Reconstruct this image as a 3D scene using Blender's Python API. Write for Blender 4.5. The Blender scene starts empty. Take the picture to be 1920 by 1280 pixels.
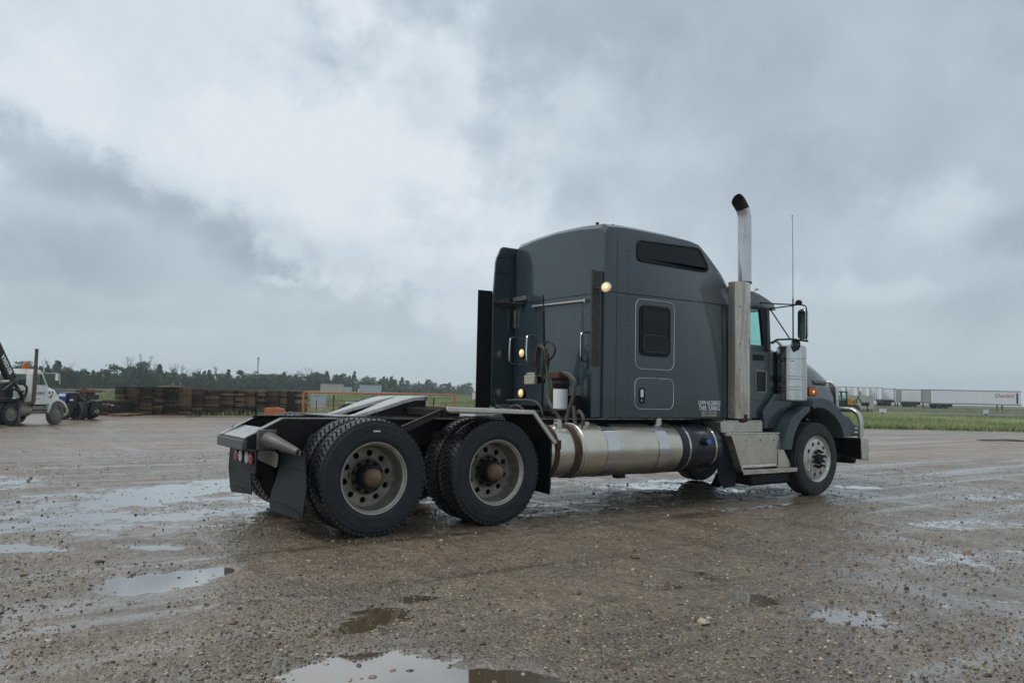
import bpy, bmesh, math, random
import numpy as np
from mathutils import Vector, Matrix

S = bpy.context.scene
COL = S.collection
rnd = random.Random(7)
R = math.radians

# ------------------------------------------------------------------ camera
CAM = Vector((-3.1349, -7.8807, 1.3345))
YAW, PITCH, ROLL = 0.960719723, 0.06984863766, 0.021485056
cf = Vector((math.cos(PITCH)*math.cos(YAW), math.cos(PITCH)*math.sin(YAW), math.sin(PITCH)))
r0 = Vector((math.sin(YAW), -math.cos(YAW), 0)); u0 = r0.cross(cf)
cr = math.cos(ROLL)*r0 + math.sin(ROLL)*u0
cu = -math.sin(ROLL)*r0 + math.cos(ROLL)*u0
cam_d = bpy.data.cameras.new("camera"); cam = bpy.data.objects.new("camera", cam_d); COL.objects.link(cam)
cam_d.sensor_width = 36; cam_d.lens = 36*1450/1920; cam_d.clip_start = .05; cam_d.clip_end = 9000
mw = Matrix((cr, cu, -cf)).transposed().to_4x4(); mw.translation = CAM
cam.matrix_world = mw
S.camera = cam
# ground-plan axes of the place seen from where the photographer stands: u to the right, v away
AU = Vector((math.sin(YAW), -math.cos(YAW), 0)); AV = Vector((math.cos(YAW), math.sin(YAW), 0))
def UV(u, v, z=0.0):
    p = CAM + AU*u + AV*v; return Vector((p.x, p.y, z))

# ------------------------------------------------------------------ exposure, sky, sun
S.view_settings.view_transform = 'Standard'; S.view_settings.look = 'None'
S.view_settings.gamma = 1; S.view_settings.exposure = 0; S.view_settings.use_curve_mapping = False
S.cycles.max_bounces = 8; S.cycles.transparent_max_bounces = 12; S.cycles.volume_bounces = 0
S.cycles.use_denoising = True
W = bpy.data.worlds.new("World"); S.world = W; W.use_nodes = True
nt = W.node_tree; nt.nodes.clear()
def N(t, **k):
    n = nt.nodes.new(t)
    for a, b in k.items():
        if a.startswith('i_'):
            key = a[2:]; key = int(key) if key.isdigit() else key
            n.inputs[key].default_value = b
        else: setattr(n, a, b)
    return n
def L(a, b): nt.links.new(a, b)
def mth(op, a, b=None, c=None, clamp=False):
    n = N('ShaderNodeMath', operation=op); n.use_clamp = clamp
    for i, x in enumerate((a, b, c)):
        if x is None: continue
        if isinstance(x, (int, float)): n.inputs[i].default_value = x
        else: L(x, n.inputs[i])
    return n.outputs[0]
def sstep(x, a, b):
    n = N('ShaderNodeMapRange', interpolation_type='SMOOTHSTEP')
    n.inputs[1].default_value = a; n.inputs[2].default_value = b; L(x, n.inputs[0]); return n.outputs[0]
SUN_EL, SUN_AZ = R(46), math.atan2(-AV.y*.35-AU.y, -AV.x*.35-AU.x)
sky = N('ShaderNodeTexSky', sky_type='NISHITA', sun_disc=False, sun_elevation=SUN_EL, sun_rotation=math.pi/2-SUN_AZ)
sky.air_density = 1.3; sky.dust_density = 3
tc = N('ShaderNodeTexCoord'); D = tc.outputs['Generated']
sep = N('ShaderNodeSeparateXYZ'); L(D, sep.inputs[0])
def dotv(v):
    n = N('ShaderNodeVectorMath', operation='DOT_PRODUCT'); L(D, n.inputs[0]); n.inputs[1].default_value = v; return n.outputs['Value']
az = mth('ARCTAN2', dotv(AU), dotv(AV)); el = mth('ARCSINE', sep.outputs[2])
# clouds lie on a layer: stretch the noise towards the horizon
den = mth('ADD', mth('MAXIMUM', sep.outputs[2], 0.0), 0.16)
comb = N('ShaderNodeCombineXYZ')
L(mth('DIVIDE', dotv(AU), den), comb.inputs[0]); L(mth('DIVIDE', dotv(AV), den), comb.inputs[1])
comb.inputs[2].default_value = 3.7
def noise(scale, detail=6, rough=.55, dist=0.0, vec=None, off=0):
    n = N('ShaderNodeTexNoise'); n.inputs['Scale'].default_value = scale; n.inputs['Detail'].default_value = detail
    n.inputs['Roughness'].default_value = rough; n.inputs['Distortion'].default_value = dist
    v = vec or comb.outputs[0]
    if off:
        m = N('ShaderNodeVectorMath', operation='ADD'); L(v, m.inputs[0]); m.inputs[1].default_value = (off, off*1.7, off*.3); v = m.outputs[0]
    L(v, n.inputs['Vector']); return n.outputs[0]
n1 = mth('SUBTRACT', noise(1.3, 5, .5, .3), .5); n2 = mth('SUBTRACT', noise(.55, 4, .5, .2, off=5.1), .5)
n3 = mth('SUBTRACT', noise(7.0, 6, .55, .0, vec=D, off=2.3), .5); n4 = mth('SUBTRACT', noise(15, 5, .6, .0, vec=D, off=8.3), .5)
# long bank of cloud low on the left, its upper edge sinking to the right
edge = mth('ADD', mth('MULTIPLY', az, -.36), .082)
lobes = mth('ADD', mth('MULTIPLY', n3, .15), mth('MULTIPLY', n4, .12))
bank = mth('MULTIPLY', sstep(mth('ADD', mth('SUBTRACT', edge, el), lobes), -.012, .034), sstep(az, .30, -.06))
bank = mth('MULTIPLY', bank, mth('ADD', mth('MULTIPLY', sstep(el, .015, .13), .62), .38))
# broad darker deck filling the upper right
deckx = mth('ADD', mth('ADD', az, mth('MULTIPLY', el, .28)), mth('ADD', mth('ADD', mth('MULTIPLY', n3, .75), mth('MULTIPLY', n4, .35)), mth('MULTIPLY', n1, .25)))
deck = mth('MULTIPLY', sstep(deckx, -.13, .16), sstep(mth('ADD', el, mth('MULTIPLY', n1, .25)), .05, .36))
deck = mth('MULTIPLY', deck, sstep(az, 2.6, 1.0))
haze_r = mth('MULTIPLY', sstep(az, -.08, .32), .50)
dark = mth('MAXIMUM', mth('MULTIPLY', bank, .52), mth('MAXIMUM', mth('MULTIPLY', deck, .54), haze_r))
dark = mth('ADD', dark, mth('ADD', mth('MULTIPLY', n1, .22), mth('ADD', mth('MULTIPLY', n2, .22), mth('MULTIPLY', n3, .50))))
# single cloud lumps and breaks: azimuth, elevation, half-widths (radians), darkness
def lump(px, py, rx, ry, amt):
    a_, e_ = (px-960)/1450, (741-.0215*(960-px)-py)/1450
    dx = mth('DIVIDE', mth('SUBTRACT', mth('ADD', az, mth('MULTIPLY', n3, .10)), a_), rx/1450); dy = mth('DIVIDE', mth('SUBTRACT', mth('ADD', el, mth('MULTIPLY', n4, .07)), e_), ry/1450)
    d_ = mth('SQRT', mth('ADD', mth('MULTIPLY', dx, dx), mth('MULTIPLY', dy, dy)))
    return mth('MULTIPLY', sstep(mth('ADD', d_, mth('MULTIPLY', n4, 1.1)), 1.3, .25), amt)
for q in ((545, 490, 150, 70, .32), (150, 520, 200, 60, .26), (30, 325, 120, 60, .30), (260, 395, 150, 45, .24), (400, 430, 90, 40, .14), (690, 500, 90, 40, .16), (830, 560, 160, 45, .16), (1290, 130, 380, 150, .17), (1010, 60, 230, 80, .10), (1500, 330, 300, 110, .18), (1830, 150, 190, 150, .14), (775, 200, 75, 110, .24),
          (430, 15, 170, 45, .24), (1810, 480, 70, 42, .20), (1800, 600, 220, 55, .14), (1150, 370, 210, 60, .14), (700, 615, 300, 26, .12), (150, 610, 280, 28, .16), (560, 300, 260, 90, -.10), (1130, 200, 95, 70, -.26), (1000, 255, 130, 75, -.22), (860, 420, 150, 80, -.12), (645, 65, 50, 85, -.2), (1680, 440, 130, 55, -.24), (1600, 560, 150, 30, -.2), (45, 397, 80, 18, -.34), (512, 536, 34, 10, -.34), (230, 120, 240, 70, .07)):
    dark = mth('ADD', dark, lump(*q))
dark = mth('ADD', dark, mth('MULTIPLY', mth('SUBTRACT', noise(4.2, 7, .6, .4, vec=D, off=11.7), .5), .36))
dark = mth('ADD', mth('ADD', dark, .09), mth('MULTIPLY', n4, .40), clamp=True)
cr_ = N('ShaderNodeValToRGB'); L(dark, cr_.inputs[0])
e = cr_.color_ramp.elements
e[0].position = 0; e[0].color = (.765, .825, .885, 1)
e[1].position = 1; e[1].color = (.345, .415, .49, 1)
m_ = e.new(.45); m_.color = (.565, .66, .735, 1)
m2 = e.new(.75); m2.color = (.445, .525, .60, 1)
# low band near the horizon: even, slightly teal grey
mixh = N('ShaderNodeMix', data_type='RGBA'); L(sstep(mth('ADD', el, mth('MULTIPLY', n3, .06)), .19, .0), mixh.inputs['Factor'])
L(cr_.outputs[0], mixh.inputs['A']); mixh.inputs['B'].default_value = (.49, .60, .645, 1)
mulx = N('ShaderNodeMix', data_type='RGBA'); mulx.inputs['Factor'].default_value = .68; L(cr_.outputs[0], mulx.inputs['A']); L(mixh.outputs['Result'], mulx.inputs['B'])
sc10 = N('ShaderNodeVectorMath', operation='SCALE'); L(mulx.outputs['Result'], sc10.inputs[0]); sc10.inputs['Scale'].default_value = 10.0
mixs = N('ShaderNodeMix', data_type='RGBA'); mixs.inputs['Factor'].default_value = .96
L(sky.outputs[0], mixs.inputs['A']); L(sc10.outputs[0], mixs.inputs['B'])
bg = N('ShaderNodeBackground'); bg.inputs['Strength'].default_value = .1; L(mixs.outputs['Result'], bg.inputs['Color'])
wo = N('ShaderNodeOutputWorld'); L(bg.outputs[0], wo.inputs[0])
sd = bpy.data.lights.new("sun", 'SUN'); sd.energy = 1.4; sd.angle = R(22); sd.color = (1, .965, .91)
so = bpy.data.objects.new("sun", sd); COL.objects.link(so)
sdir = Vector((math.cos(SUN_AZ)*math.cos(SUN_EL), math.sin(SUN_AZ)*math.cos(SUN_EL), math.sin(SUN_EL)))
so.rotation_euler = sdir.to_track_quat('Z', 'Y').to_euler(); so.location = (0, 0, 60)

# ------------------------------------------------------------------ helpers: materials
def material(name):
    m = bpy.data.materials.new(name); m.use_nodes = True; return m, m.node_tree
def pm(name, col, rough=.5, metal=0.0, var=.25, scale=6.0, dirt=None, bump=0.0, bscale=40.0, stretch=(1, 1, 1), coat=0.0, spec=.5, emit=None, rvar=.1):
    """Principled material: base colour varied by object-space noise, optional dirt colour (rgb, amount, scale, stretch)."""
    m, t = material(name); b = t.nodes['Principled BSDF']; ns, lk = t.nodes, t.links
    tcn = ns.new('ShaderNodeTexCoord'); mp = ns.new('ShaderNodeMapping'); mp.inputs['Scale'].default_value = stretch
    lk.new(tcn.outputs['Object'], mp.inputs[0])
    n = ns.new('ShaderNodeTexNoise'); n.inputs['Scale'].default_value = scale; n.inputs['Detail'].default_value = 7; n.inputs['Roughness'].default_value = .6
    lk.new(mp.outputs[0], n.inputs['Vector'])
    rp = ns.new('ShaderNodeValToRGB'); lk.new(n.outputs[0], rp.inputs[0])
    rp.color_ramp.elements[0].position = .3; rp.color_ramp.elements[1].position = .7
    rp.color_ramp.elements[0].color = (*[c*(1-var) for c in col], 1); rp.color_ramp.elements[1].color = (*[min(1, c*(1+var)) for c in col], 1)
    out = rp.outputs[0]
    if dirt:
        dc, amt, dsc, dst = dirt
        mp2 = ns.new('ShaderNodeMapping'); mp2.inputs['Scale'].default_value = dst; mp2.inputs['Location'].default_value = (3.1, 1.7, .4); lk.new(tcn.outputs['Object'], mp2.inputs[0])
        n2_ = ns.new('ShaderNodeTexNoise'); n2_.inputs['Scale'].default_value = dsc; n2_.inputs['Detail'].default_value = 9; n2_.inputs['Roughness'].default_value = .68
        lk.new(mp2.outputs[0], n2_.inputs['Vector'])
        mr = ns.new('ShaderNodeMapRange'); mr.inputs[1].default_value = .62-.3*amt; mr.inputs[2].default_value = .74; mr.inputs[4].default_value = min(1, amt+.25)
        lk.new(n2_.outputs[0], mr.inputs[0])
        mx = ns.new('ShaderNodeMix'); mx.data_type = 'RGBA'; lk.new(mr.outputs[0], mx.inputs['Factor']); lk.new(out, mx.inputs['A']); mx.inputs['B'].default_value = (*dc, 1)
        out = mx.outputs['Result']
        if metal:
            mm = ns.new('ShaderNodeMapRange'); mm.inputs[3].default_value = metal; mm.inputs[4].default_value = metal*.25; lk.new(mr.outputs[0], mm.inputs[0]); lk.new(mm.outputs[0], b.inputs['Metallic'])
    lk.new(out, b.inputs['Base Color'])
    if not (dirt and metal): b.inputs['Metallic'].default_value = metal
    rr = ns.new('ShaderNodeMapRange'); rr.inputs[3].default_value = max(.02, rough-rvar); rr.inputs[4].default_value = min(1, rough+rvar); lk.new(n.outputs[0], rr.inputs[0]); lk.new(rr.outputs[0], b.inputs['Roughness'])
    b.inputs['Coat Weight'].default_value = coat; b.inputs['Coat Roughness'].default_value = .08
    b.inputs['Specular IOR Level'].default_value = spec
    if bump:
        nb = ns.new('ShaderNodeTexNoise'); nb.inputs['Scale'].default_value = bscale; nb.inputs['Detail'].default_value = 5; lk.new(mp.outputs[0], nb.inputs['Vector'])
        bp = ns.new('ShaderNodeBump'); bp.inputs['Strength'].default_value = bump; bp.inputs['Distance'].default_value = .01; lk.new(nb.outputs[0], bp.inputs['Height']); lk.new(bp.outputs[0], b.inputs['Normal'])
    if emit: b.inputs['Emission Color'].default_value = (*emit[0], 1); b.inputs['Emission Strength'].default_value = emit[1]
    return m
def glassmat(name, tint, refl=.12, rough=.02):
    m, t = material(name); ns, lk = t.nodes, t.links; ns.remove(ns['Principled BSDF'])
    tr = ns.new('ShaderNodeBsdfTransparent'); tr.inputs[0].default_value = (*tint, 1)
    gl = ns.new('ShaderNodeBsdfGlossy'); gl.inputs['Roughness'].default_value = rough
    lw = ns.new('ShaderNodeLayerWeight'); lw.inputs[0].default_value = .5; pw = ns.new('ShaderNodeMath'); pw.operation = 'POWER'; lk.new(lw.outputs['Facing'], pw.inputs[0]); pw.inputs[1].default_value = 4
    pa = ns.new('ShaderNodeMath'); pa.operation = 'MULTIPLY_ADD'; lk.new(pw.outputs[0], pa.inputs[0]); pa.inputs[1].default_value = .6; pa.inputs[2].default_value = .03
    mx = ns.new('ShaderNodeMixShader'); lk.new(pa.outputs[0], mx.inputs[0]); lk.new(tr.outputs[0], mx.inputs[1]); lk.new(gl.outputs[0], mx.inputs[2])
    lk.new(mx.outputs[0], ns['Material Output'].inputs[0]); return m

MUD = (.16, .13, .10)
PAINT = pm('slate_blue_paint', (.020, .038, .049), .36, 0, .12, 2.2, dirt=((.10, .105, .105), .16, 3.5, (1, 1, .35)), coat=.85, bump=.03, bscale=9, rvar=.08)
def specks(m, col, scale, size):
    t = m.node_tree; ns, lk = t.nodes, t.links; b = ns['Principled BSDF']; src = b.inputs['Base Color'].links[0].from_socket
    tcn = ns.new('ShaderNodeTexCoord'); vo = ns.new('ShaderNodeTexVoronoi'); vo.inputs['Scale'].default_value = scale; lk.new(tcn.outputs['Object'], vo.inputs['Vector'])
    mr = ns.new('ShaderNodeMapRange'); mr.inputs[1].default_value = size; mr.inputs[2].default_value = size*.5; mr.inputs[4].default_value = .55; lk.new(vo.outputs['Distance'], mr.inputs[0])
    mx = ns.new('ShaderNodeMix'); mx.data_type = 'RGBA'; lk.new(mr.outputs[0], mx.inputs['Factor']); lk.new(src, mx.inputs['A']); mx.inputs['B'].default_value = (*col, 1); lk.new(mx.outputs['Result'], b.inputs['Base Color'])
specks(PAINT, (.16, .17, .175), 11, .055)
PAINT2 = pm('weathered_fender_paint', (.070, .098, .110), .5, 0, .15, 4, dirt=((.12, .12, .115), .2, 5, (1, 1, 1)), coat=.1)
DKPAINT = pm('dark_frame_paint', (.008, .008, .010), .6, 0, .4, 5, dirt=((.042, .029, .021), .28, 4, (1, 1, 1)), spec=.3)
BLACK = pm('black_plastic', (.006, .007, .009), .5, 0, .3, 6, dirt=((.03, .029, .028), .1, 5, (1, 1, 1)), spec=.3)
FLAPM = pm('mudflap_rubber', (.006, .009, .013), .5, 0, .3, 5, dirt=((.05, .048, .045), .05, 4, (1, 1, .4)), spec=.22)
TYRE = pm('tyre_rubber', (.012, .0165, .022), .66, 0, .3, 9, dirt=((.058, .056, .052), .30, 7, (1, 1, 1)), bump=.12, bscale=60)
TREAD = pm('tyre_tread_rubber', (.014, .016, .018), .36, 0, .3, 9, dirt=((.05, .047, .042), .15, 9, (1, 1, 1)))
TYREF = pm('front_tyre_rubber', (.030, .034, .036), .7, 0, .3, 9, dirt=((.09, .087, .08), .4, 6, (1, 1, 1)))
ALU = pm('dull_aluminium', (.58, .55, .475), .27, .88, .14, 5, dirt=((.20, .15, .085), .26, 3, (1, 1, .6)))
TANKM = pm('fuel_tank_aluminium', (.58, .54, .45), .22, .9, .11, 4, dirt=((.17, .12, .065), .24, 2.6, (.5, 1, 1.6)), bump=.05, bscale=4)
RIMM = pm('rim_aluminium', (.46, .44, .39), .4, .65, .2, 8, dirt=((.12, .105, .085), .35, 9, (1, 1, 1)))
STAIN = pm('polished_stainless', (.52, .52, .51), .10, 1.0, .34, 9, stretch=(1, 1, .03), dirt=((.3, .28, .25), .08, 6, (1, 1, 1)))  # vertical streaks in the colour stand in for reflections on the polished metal
BAND = pm('polished_band', (.56, .56, .56), .05, 1.0, .05, 3)
STAIN2 = pm('scuffed_stainless', (.60, .58, .53), .3, .9, .1, 5, dirt=((.22, .19, .15), .2, 6, (1, 1, 1)))
STACKM = pm('stained_exhaust_guard', (.64, .61, .55), .25, .88, .15, 5, dirt=((.20, .13, .075), .78, 3.6, (3.2, 3.2, .22)))
PIPEM = pm('exhaust_pipe_chrome', (.55, .56, .57), .28, .92, .14, 5, dirt=((.14, .13, .12), .4, 4, (2, 2, .4)))
SOOT_HOLE = pm('soot_and_hole_shade', (.012, .011, .011), .75, 0, .4, 8)  # real soot on the stack tip, painted shade where it fills holes
RUST = pm('rust', (.060, .032, .020), .85, 0, .45, 14, dirt=((.045, .022, .014), .4, 10, (1, 1, 1)), bump=.3)
RIMF = pm('steer_rim_aluminium', (.55, .53, .48), .36, .75, .15, 8, dirt=((.12, .105, .085), .34, 9, (1, 1, 1)))
HUBRUST = pm('rusty_hub_cap', (.19, .122, .068), .55, .25, .35, 11, dirt=((.10, .05, .024), .45, 9, (1, 1, 1)))
RUSTSTRIP = pm('rust_stained_strip', (.040, .036, .034), .6, 0, .4, 10, dirt=((.095, .058, .032), .35, 6, (3, 3, .4)))
WETST = pm('wet_greasy_steel', (.11, .105, .10), .22, .6, .3, 8, dirt=((.06, .05, .04), .35, 7, (1, 1, 1)), bump=.15, bscale=16)
PLATEST = pm('wet_fifth_wheel_steel', (.50, .49, .47), .26, .85, .25, 6, dirt=((.10, .085, .07), .42, 9, (1, 1, 1)), bump=.15, bscale=20)
DARKGL = pm('tinted_glass', (.007, .011, .016), .16, 0, .1, 3, spec=.22)
CABGL = glassmat('green_cab_glass', (.80, .965, .94))
MIRR = pm('mirror_glass', (.72, .80, .78), .03, 1.0, .02, 2, rvar=0)
REDL = pm('red_lens', (.45, .02, .03), .22, 0, .1, 20, spec=.6)
WHL = pm('clear_lens', (.62, .64, .66), .2, 0, .08, 20, spec=.6)
AMBL = pm('amber_lens_faint_glow', (.46, .11, .02), .2, 0, .1, 20, emit=((1, .25, .02), .02))  # faint glow put into the lens although the lamp is off
AMBLIT = pm('amber_lens_lit', (.45, .10, .01), .2, 0, .1, 20, emit=((1, .22, .01), .05))
BULB = pm('amber_bulb', (1, .55, .2), .3, emit=((1, .5, .18), .8))
LAMPON = pm('lit_work_lamp', (.9, .7, .4), .25, 0, .05, 20, emit=((1, .60, .22), .34))
LAMPCORE = pm('lit_lamp_core', (1, .85, .6), .3, emit=((1, .78, .42), .75))
WHITEP = pm('white_paint', (.78, .80, .76), .4, 0, .06, 3, dirt=((.30, .27, .22), .12, 3, (1, 1, .5)))
WHITEC = pm('white_filter_can', (.66, .68, .70), .4, 0, .05, 8, dirt=((.3, .3, .28), .1, 8, (1, 1, 1)))
DECAL = pm('white_decal', (.88, .90, .92), .5, 0, .05, 20)
PLATEY = pm('yellowed_plate', (.34, .33, .25), .5, 0, .15, 30)
INKB = pm('dark_ink', (.07, .07, .04), .6)
GREENH = pm('green_air_line', (.05, .13, .04), .5, 0, .3, 20)
HOSEM = pm('dusty_rubber_hose', (.075, .067, .058), .6, 0, .3, 12)
HOSEB = pm('black_hose', (.014, .015, .017), .5, 0, .3, 12)
CABLEM = pm('worn_cable_bundle', (.055, .042, .032), .65, 0, .4, 14, dirt=((.16, .12, .085), .3, 20, (3, 3, .6)))
INTER = pm('cab_interior', (.02, .021, .022), .7)
DEFM = pm('black_def_tank', (.010, .014, .022), .28, 0, .2, 5, dirt=((.09, .08, .065), .2, 3, (1, 1, 1)))
BLUECAP = pm('blue_filler_cap', (.06, .20, .48), .4)
CHROMEB = pm('chrome_badge', (.42, .45, .47), .3, .9, .1, 20)

# ------------------------------------------------------------------ helpers: meshes
def catmull(pts, k=6, closed=False):
    P = [Vector(p) for p in pts]; out = []; n = len(P)
    for i in range(n if closed else n-1):
        p1, p2 = P[i], P[(i+1) % n]
        p0 = P[i-1] if (closed or i) else p1; p3 = P[(i+2) % n] if (closed or i+2 < n) else p2
        for j in range(k):
            t = j/k; out.append(.5*((2*p1)+(p2-p0)*t+(2*p0-5*p1+4*p2-p3)*t*t+(3*p1-p0-3*p2+p3)*t**3))
    if not closed: out.append(P[-1])
    return out
def rrect(x0, z0, x1, z1, r, k=4):
    o = []
    for cx, cz, a in ((x1-r, z1-r, 0), (x0+r, z1-r, 90), (x0+r, z0+r, 180), (x1-r, z0+r, 270)):
        for j in range(k+1):
            t = R(a+90*j/k); o.append((cx+r*math.cos(t), cz+r*math.sin(t)))
    return o
AX = {'x': lambda a, p, q: (a, p, q), 'y': lambda a, p, q: (p, a, q), 'z': lambda a, p, q: (p, q, a)}
class MB:
    def __init__(s): s.v = []; s.f = []
    def add(s, vs, fs):
        o = len(s.v); s.v += [tuple(v) for v in vs]; s.f += [tuple(i+o for i in f) for f in fs]; return s
    def box(s, c, d, rz=0, ry=0, rx=0):
        M = Matrix.Translation(c) @ Matrix.Rotation(rz, 4, 'Z') @ Matrix.Rotation(ry, 4, 'Y') @ Matrix.Rotation(rx, 4, 'X')
        vs = [M @ Vector((sx*d[0]/2, sy*d[1]/2, sz*d[2]/2)) for sx in (-1, 1) for sy in (-1, 1) for sz in (-1, 1)]
        return s.add(vs, [(0, 1, 3, 2), (4, 6, 7, 5), (0, 4, 5, 1), (2, 3, 7, 6), (0, 2, 6, 4), (1, 5, 7, 3)])
    def bx(s, x0, x1, y0, y1, z0, z1): return s.box(((x0+x1)/2, (y0+y1)/2, (z0+z1)/2), (abs(x1-x0), abs(y1-y0), abs(z1-z0)))
    def prism(s, poly, ax, a0, a1):
        n = len(poly); A = AX[ax]
        vs = [A(a0, *p) for p in poly]+[A(a1, *p) for p in poly]
        return s.add(vs, [tuple(range(n))[::-1], tuple(range(n, 2*n))]+[(i, (i+1) % n, n+(i+1) % n, n+i) for i in range(n)])
    def tube(s, pts, r, n=8, closed=False):
        P = [Vector(p) for p in pts]; m = len(P); rr = r if isinstance(r, (list, tuple)) else [r]*m
        ts = []
        for i in range(m):
            a = P[i-1] if (i or closed) else P[i]; b = P[(i+1) % m] if (i+1 < m or closed) else P[i]
            ts.append((b-a).normalized())
        up = Vector((0, 0, 1)) if abs(ts[0].z) < .9 else Vector((1, 0, 0))
        nx = (up-ts[0]*up.dot(ts[0])).normalized(); vs = []
        for i in range(m):
            nx = (nx-ts[i]*nx.dot(ts[i])).normalized(); by = ts[i].cross(nx)
            vs += [P[i]+(nx*math.cos(2*math.pi*j/n)+by*math.sin(2*math.pi*j/n))*rr[i] for j in range(n)]
        fs = []
        for i in range(m if closed else m-1):
            k = (i+1) % m
            fs += [(i*n+j, i*n+(j+1) % n, k*n+(j+1) % n, k*n+j) for j in range(n)]
        if not closed: fs += [tuple(range(n))[::-1], tuple(range((m-1)*n, m*n))]
        return s.add(vs, fs)
    def cyl(s, a, b, r, n=16, r2=None): return s.tube([a, b], [r, r if r2 is None else r2], n)
    def lathe(s, prof, c, ax='y', n=48, caps=True):
        """prof: (radius, offset along axis) from end to end"""
        vs = []; m = len(prof)
        for k in range(n):
            t = 2*math.pi*k/n; q = (math.cos(t), math.sin(t))
            for r_, h in prof:
                p = AX[ax](h, r_*q[0], r_*q[1]); vs.append((c[0]+p[0], c[1]+p[1], c[2]+p[2]))
        fs = [(k*m+i, ((k+1) % n)*m+i, ((k+1) % n)*m+i+1, k*m+i+1) for k in range(n) for i in range(m-1)]
        if caps:
            if prof[0][0] > 1e-6: fs.append(tuple(k*m for k in range(n)))
            if prof[-1][0] > 1e-6: fs.append(tuple(k*m+m-1 for k in range(n)))
        return s.add(vs, fs)
    def loft(s, secs, closed=False, cap=True):
        n = len(secs[0]); o = [v for q in secs for v in q]; fs = []
        for i in range(len(secs)-1):
            for j in range(n if closed else n-1):
                k = (j+1) % n; fs.append((i*n+j, i*n+k, (i+1)*n+k, (i+1)*n+j))
        if cap: fs += [tuple(range(n)), tuple(range((len(secs)-1)*n, len(secs)*n))]
        return s.add(o, fs)
    def mesh(s, name, mat, sharp=35, smooth=True):
        me = bpy.data.meshes.new(name); me.from_pydata(s.v, [], s.f); me.validate()
        bm = bmesh.new(); bm.from_mesh(me); bmesh.ops.remove_doubles(bm, verts=bm.verts, dist=1e-5); bmesh.ops.recalc_face_normals(bm, faces=bm.faces); bm.to_mesh(me); bm.free()
        if smooth:
            me.polygons.foreach_set('use_smooth', [True]*len(me.polygons)); me.set_sharp_from_angle(angle=R(sharp))
        if mat: me.materials.append(mat)
        return me
    def build(s, name, mat, parent=None, bev=0.0, sharp=35, seg=2):
        o = bpy.data.objects.new(name, s.mesh(name, mat, sharp)); COL.objects.link(o)
        if parent: o.parent = parent
        if bev:
            b = o.modifiers.new('bevel', 'BEVEL'); b.width = bev; b.segments = seg; b.limit_method = 'ANGLE'; b.angle_limit = R(32); b.harden_normals = False
        return o
def inst(name, me, parent=None, loc=(0, 0, 0), rot=(0, 0, 0), sc=(1, 1, 1)):
    o = bpy.data.objects.new(name, me); COL.objects.link(o); o.parent = parent; o.location = loc; o.rotation_euler = rot; o.scale = sc; return o
def tag(o, label, cat, group=None, kind=None):
    if label: o['label'] = label
    if cat: o['category'] = cat
    if group: o['group'] = group
    if kind: o['kind'] = kind
    return o
def thing(name, label, cat, loc=(0, 0, 0), rz=0, group=None):
    o = bpy.data.objects.new(name, None); COL.objects.link(o); o.location = loc; o.rotation_euler = (0, 0, rz); o.empty_display_size = .3
    return tag(o, label, cat, group)
def holder(name, parent, loc=(0, 0, 0), rot=(0, 0, 0)):
    o = bpy.data.objects.new(name, None); COL.objects.link(o); o.parent = parent; o.location = loc; o.rotation_euler = rot; o.empty_display_size = .1; return o
def text(name, body, mat, parent, loc, rot, size, ext=.001, shear=0.0, align='CENTER', sx=1.0, bold=0.0):
    c = bpy.data.curves.new(name, 'FONT'); c.body = body; c.size = size; c.extrude = ext; c.shear = shear; c.align_x = align; c.align_y = 'CENTER'; c.offset = bold
    o = bpy.data.objects.new(name, c); COL.objects.link(o); o.parent = parent; o.location = loc; o.rotation_euler = rot; o.scale = (sx, 1, 1); c.materials.append(mat); return o

# ------------------------------------------------------------------ terrain
def _hash(ix, iy, seed):
    h = (ix.astype(np.int64)*374761393+iy.astype(np.int64)*668265263+seed*974634777) & 0xffffffff
    h = ((h ^ (h >> 13))*1274126177) & 0xffffffff
    return ((h ^ (h >> 16)) & 0xffffff)/float(0xffffff)
def vnoise(x, y, seed=0):
    ix = np.floor(x); iy = np.floor(y); fx = x-ix; fy = y-iy
    fx = fx*fx*(3-2*fx); fy = fy*fy*(3-2*fy)
    a = _hash(ix, iy, seed); b = _hash(ix+1, iy, seed); c = _hash(ix, iy+1, seed); d = _hash(ix+1, iy+1, seed)
    return (a*(1-fx)+b*fx)*(1-fy)+(c*(1-fx)+d*fx)*fy-.5
def fbm(x, y, seed=0, oct=4, g=.5):
    o = 0; a = 1; s = 0
    for k in range(oct):
        o = o+a*vnoise(x, y, seed+k*17); s += a; a *= g; x = x*2.03+5.3; y = y*2.03+1.7
    return o/s*2
def ss(x, a, b):
    t = np.clip((x-a)/(b-a), 0, 1); return t*t*(3-2*t)
CX, CY = CAM.x, CAM.y
def to_uv(X, Y):
    dx = X-CX; dy = Y-CY; return dx*AU.x+dy*AU.y, dx*AV.x+dy*AV.y
def base_h(u, v):
    z = -.45*ss(v, 12, 36)*ss(-u, -3, 12)
    ang = u/np.maximum(v, 1)
    A = np.interp(ang, [-.7, -.5, -.25, -.1, .2, .5, .7], [1.1, 1.35, 2.0, 1.9, 1.2, .75, .75])
    return z+A*ss(v, 56, 190)*(v > 0)
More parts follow.
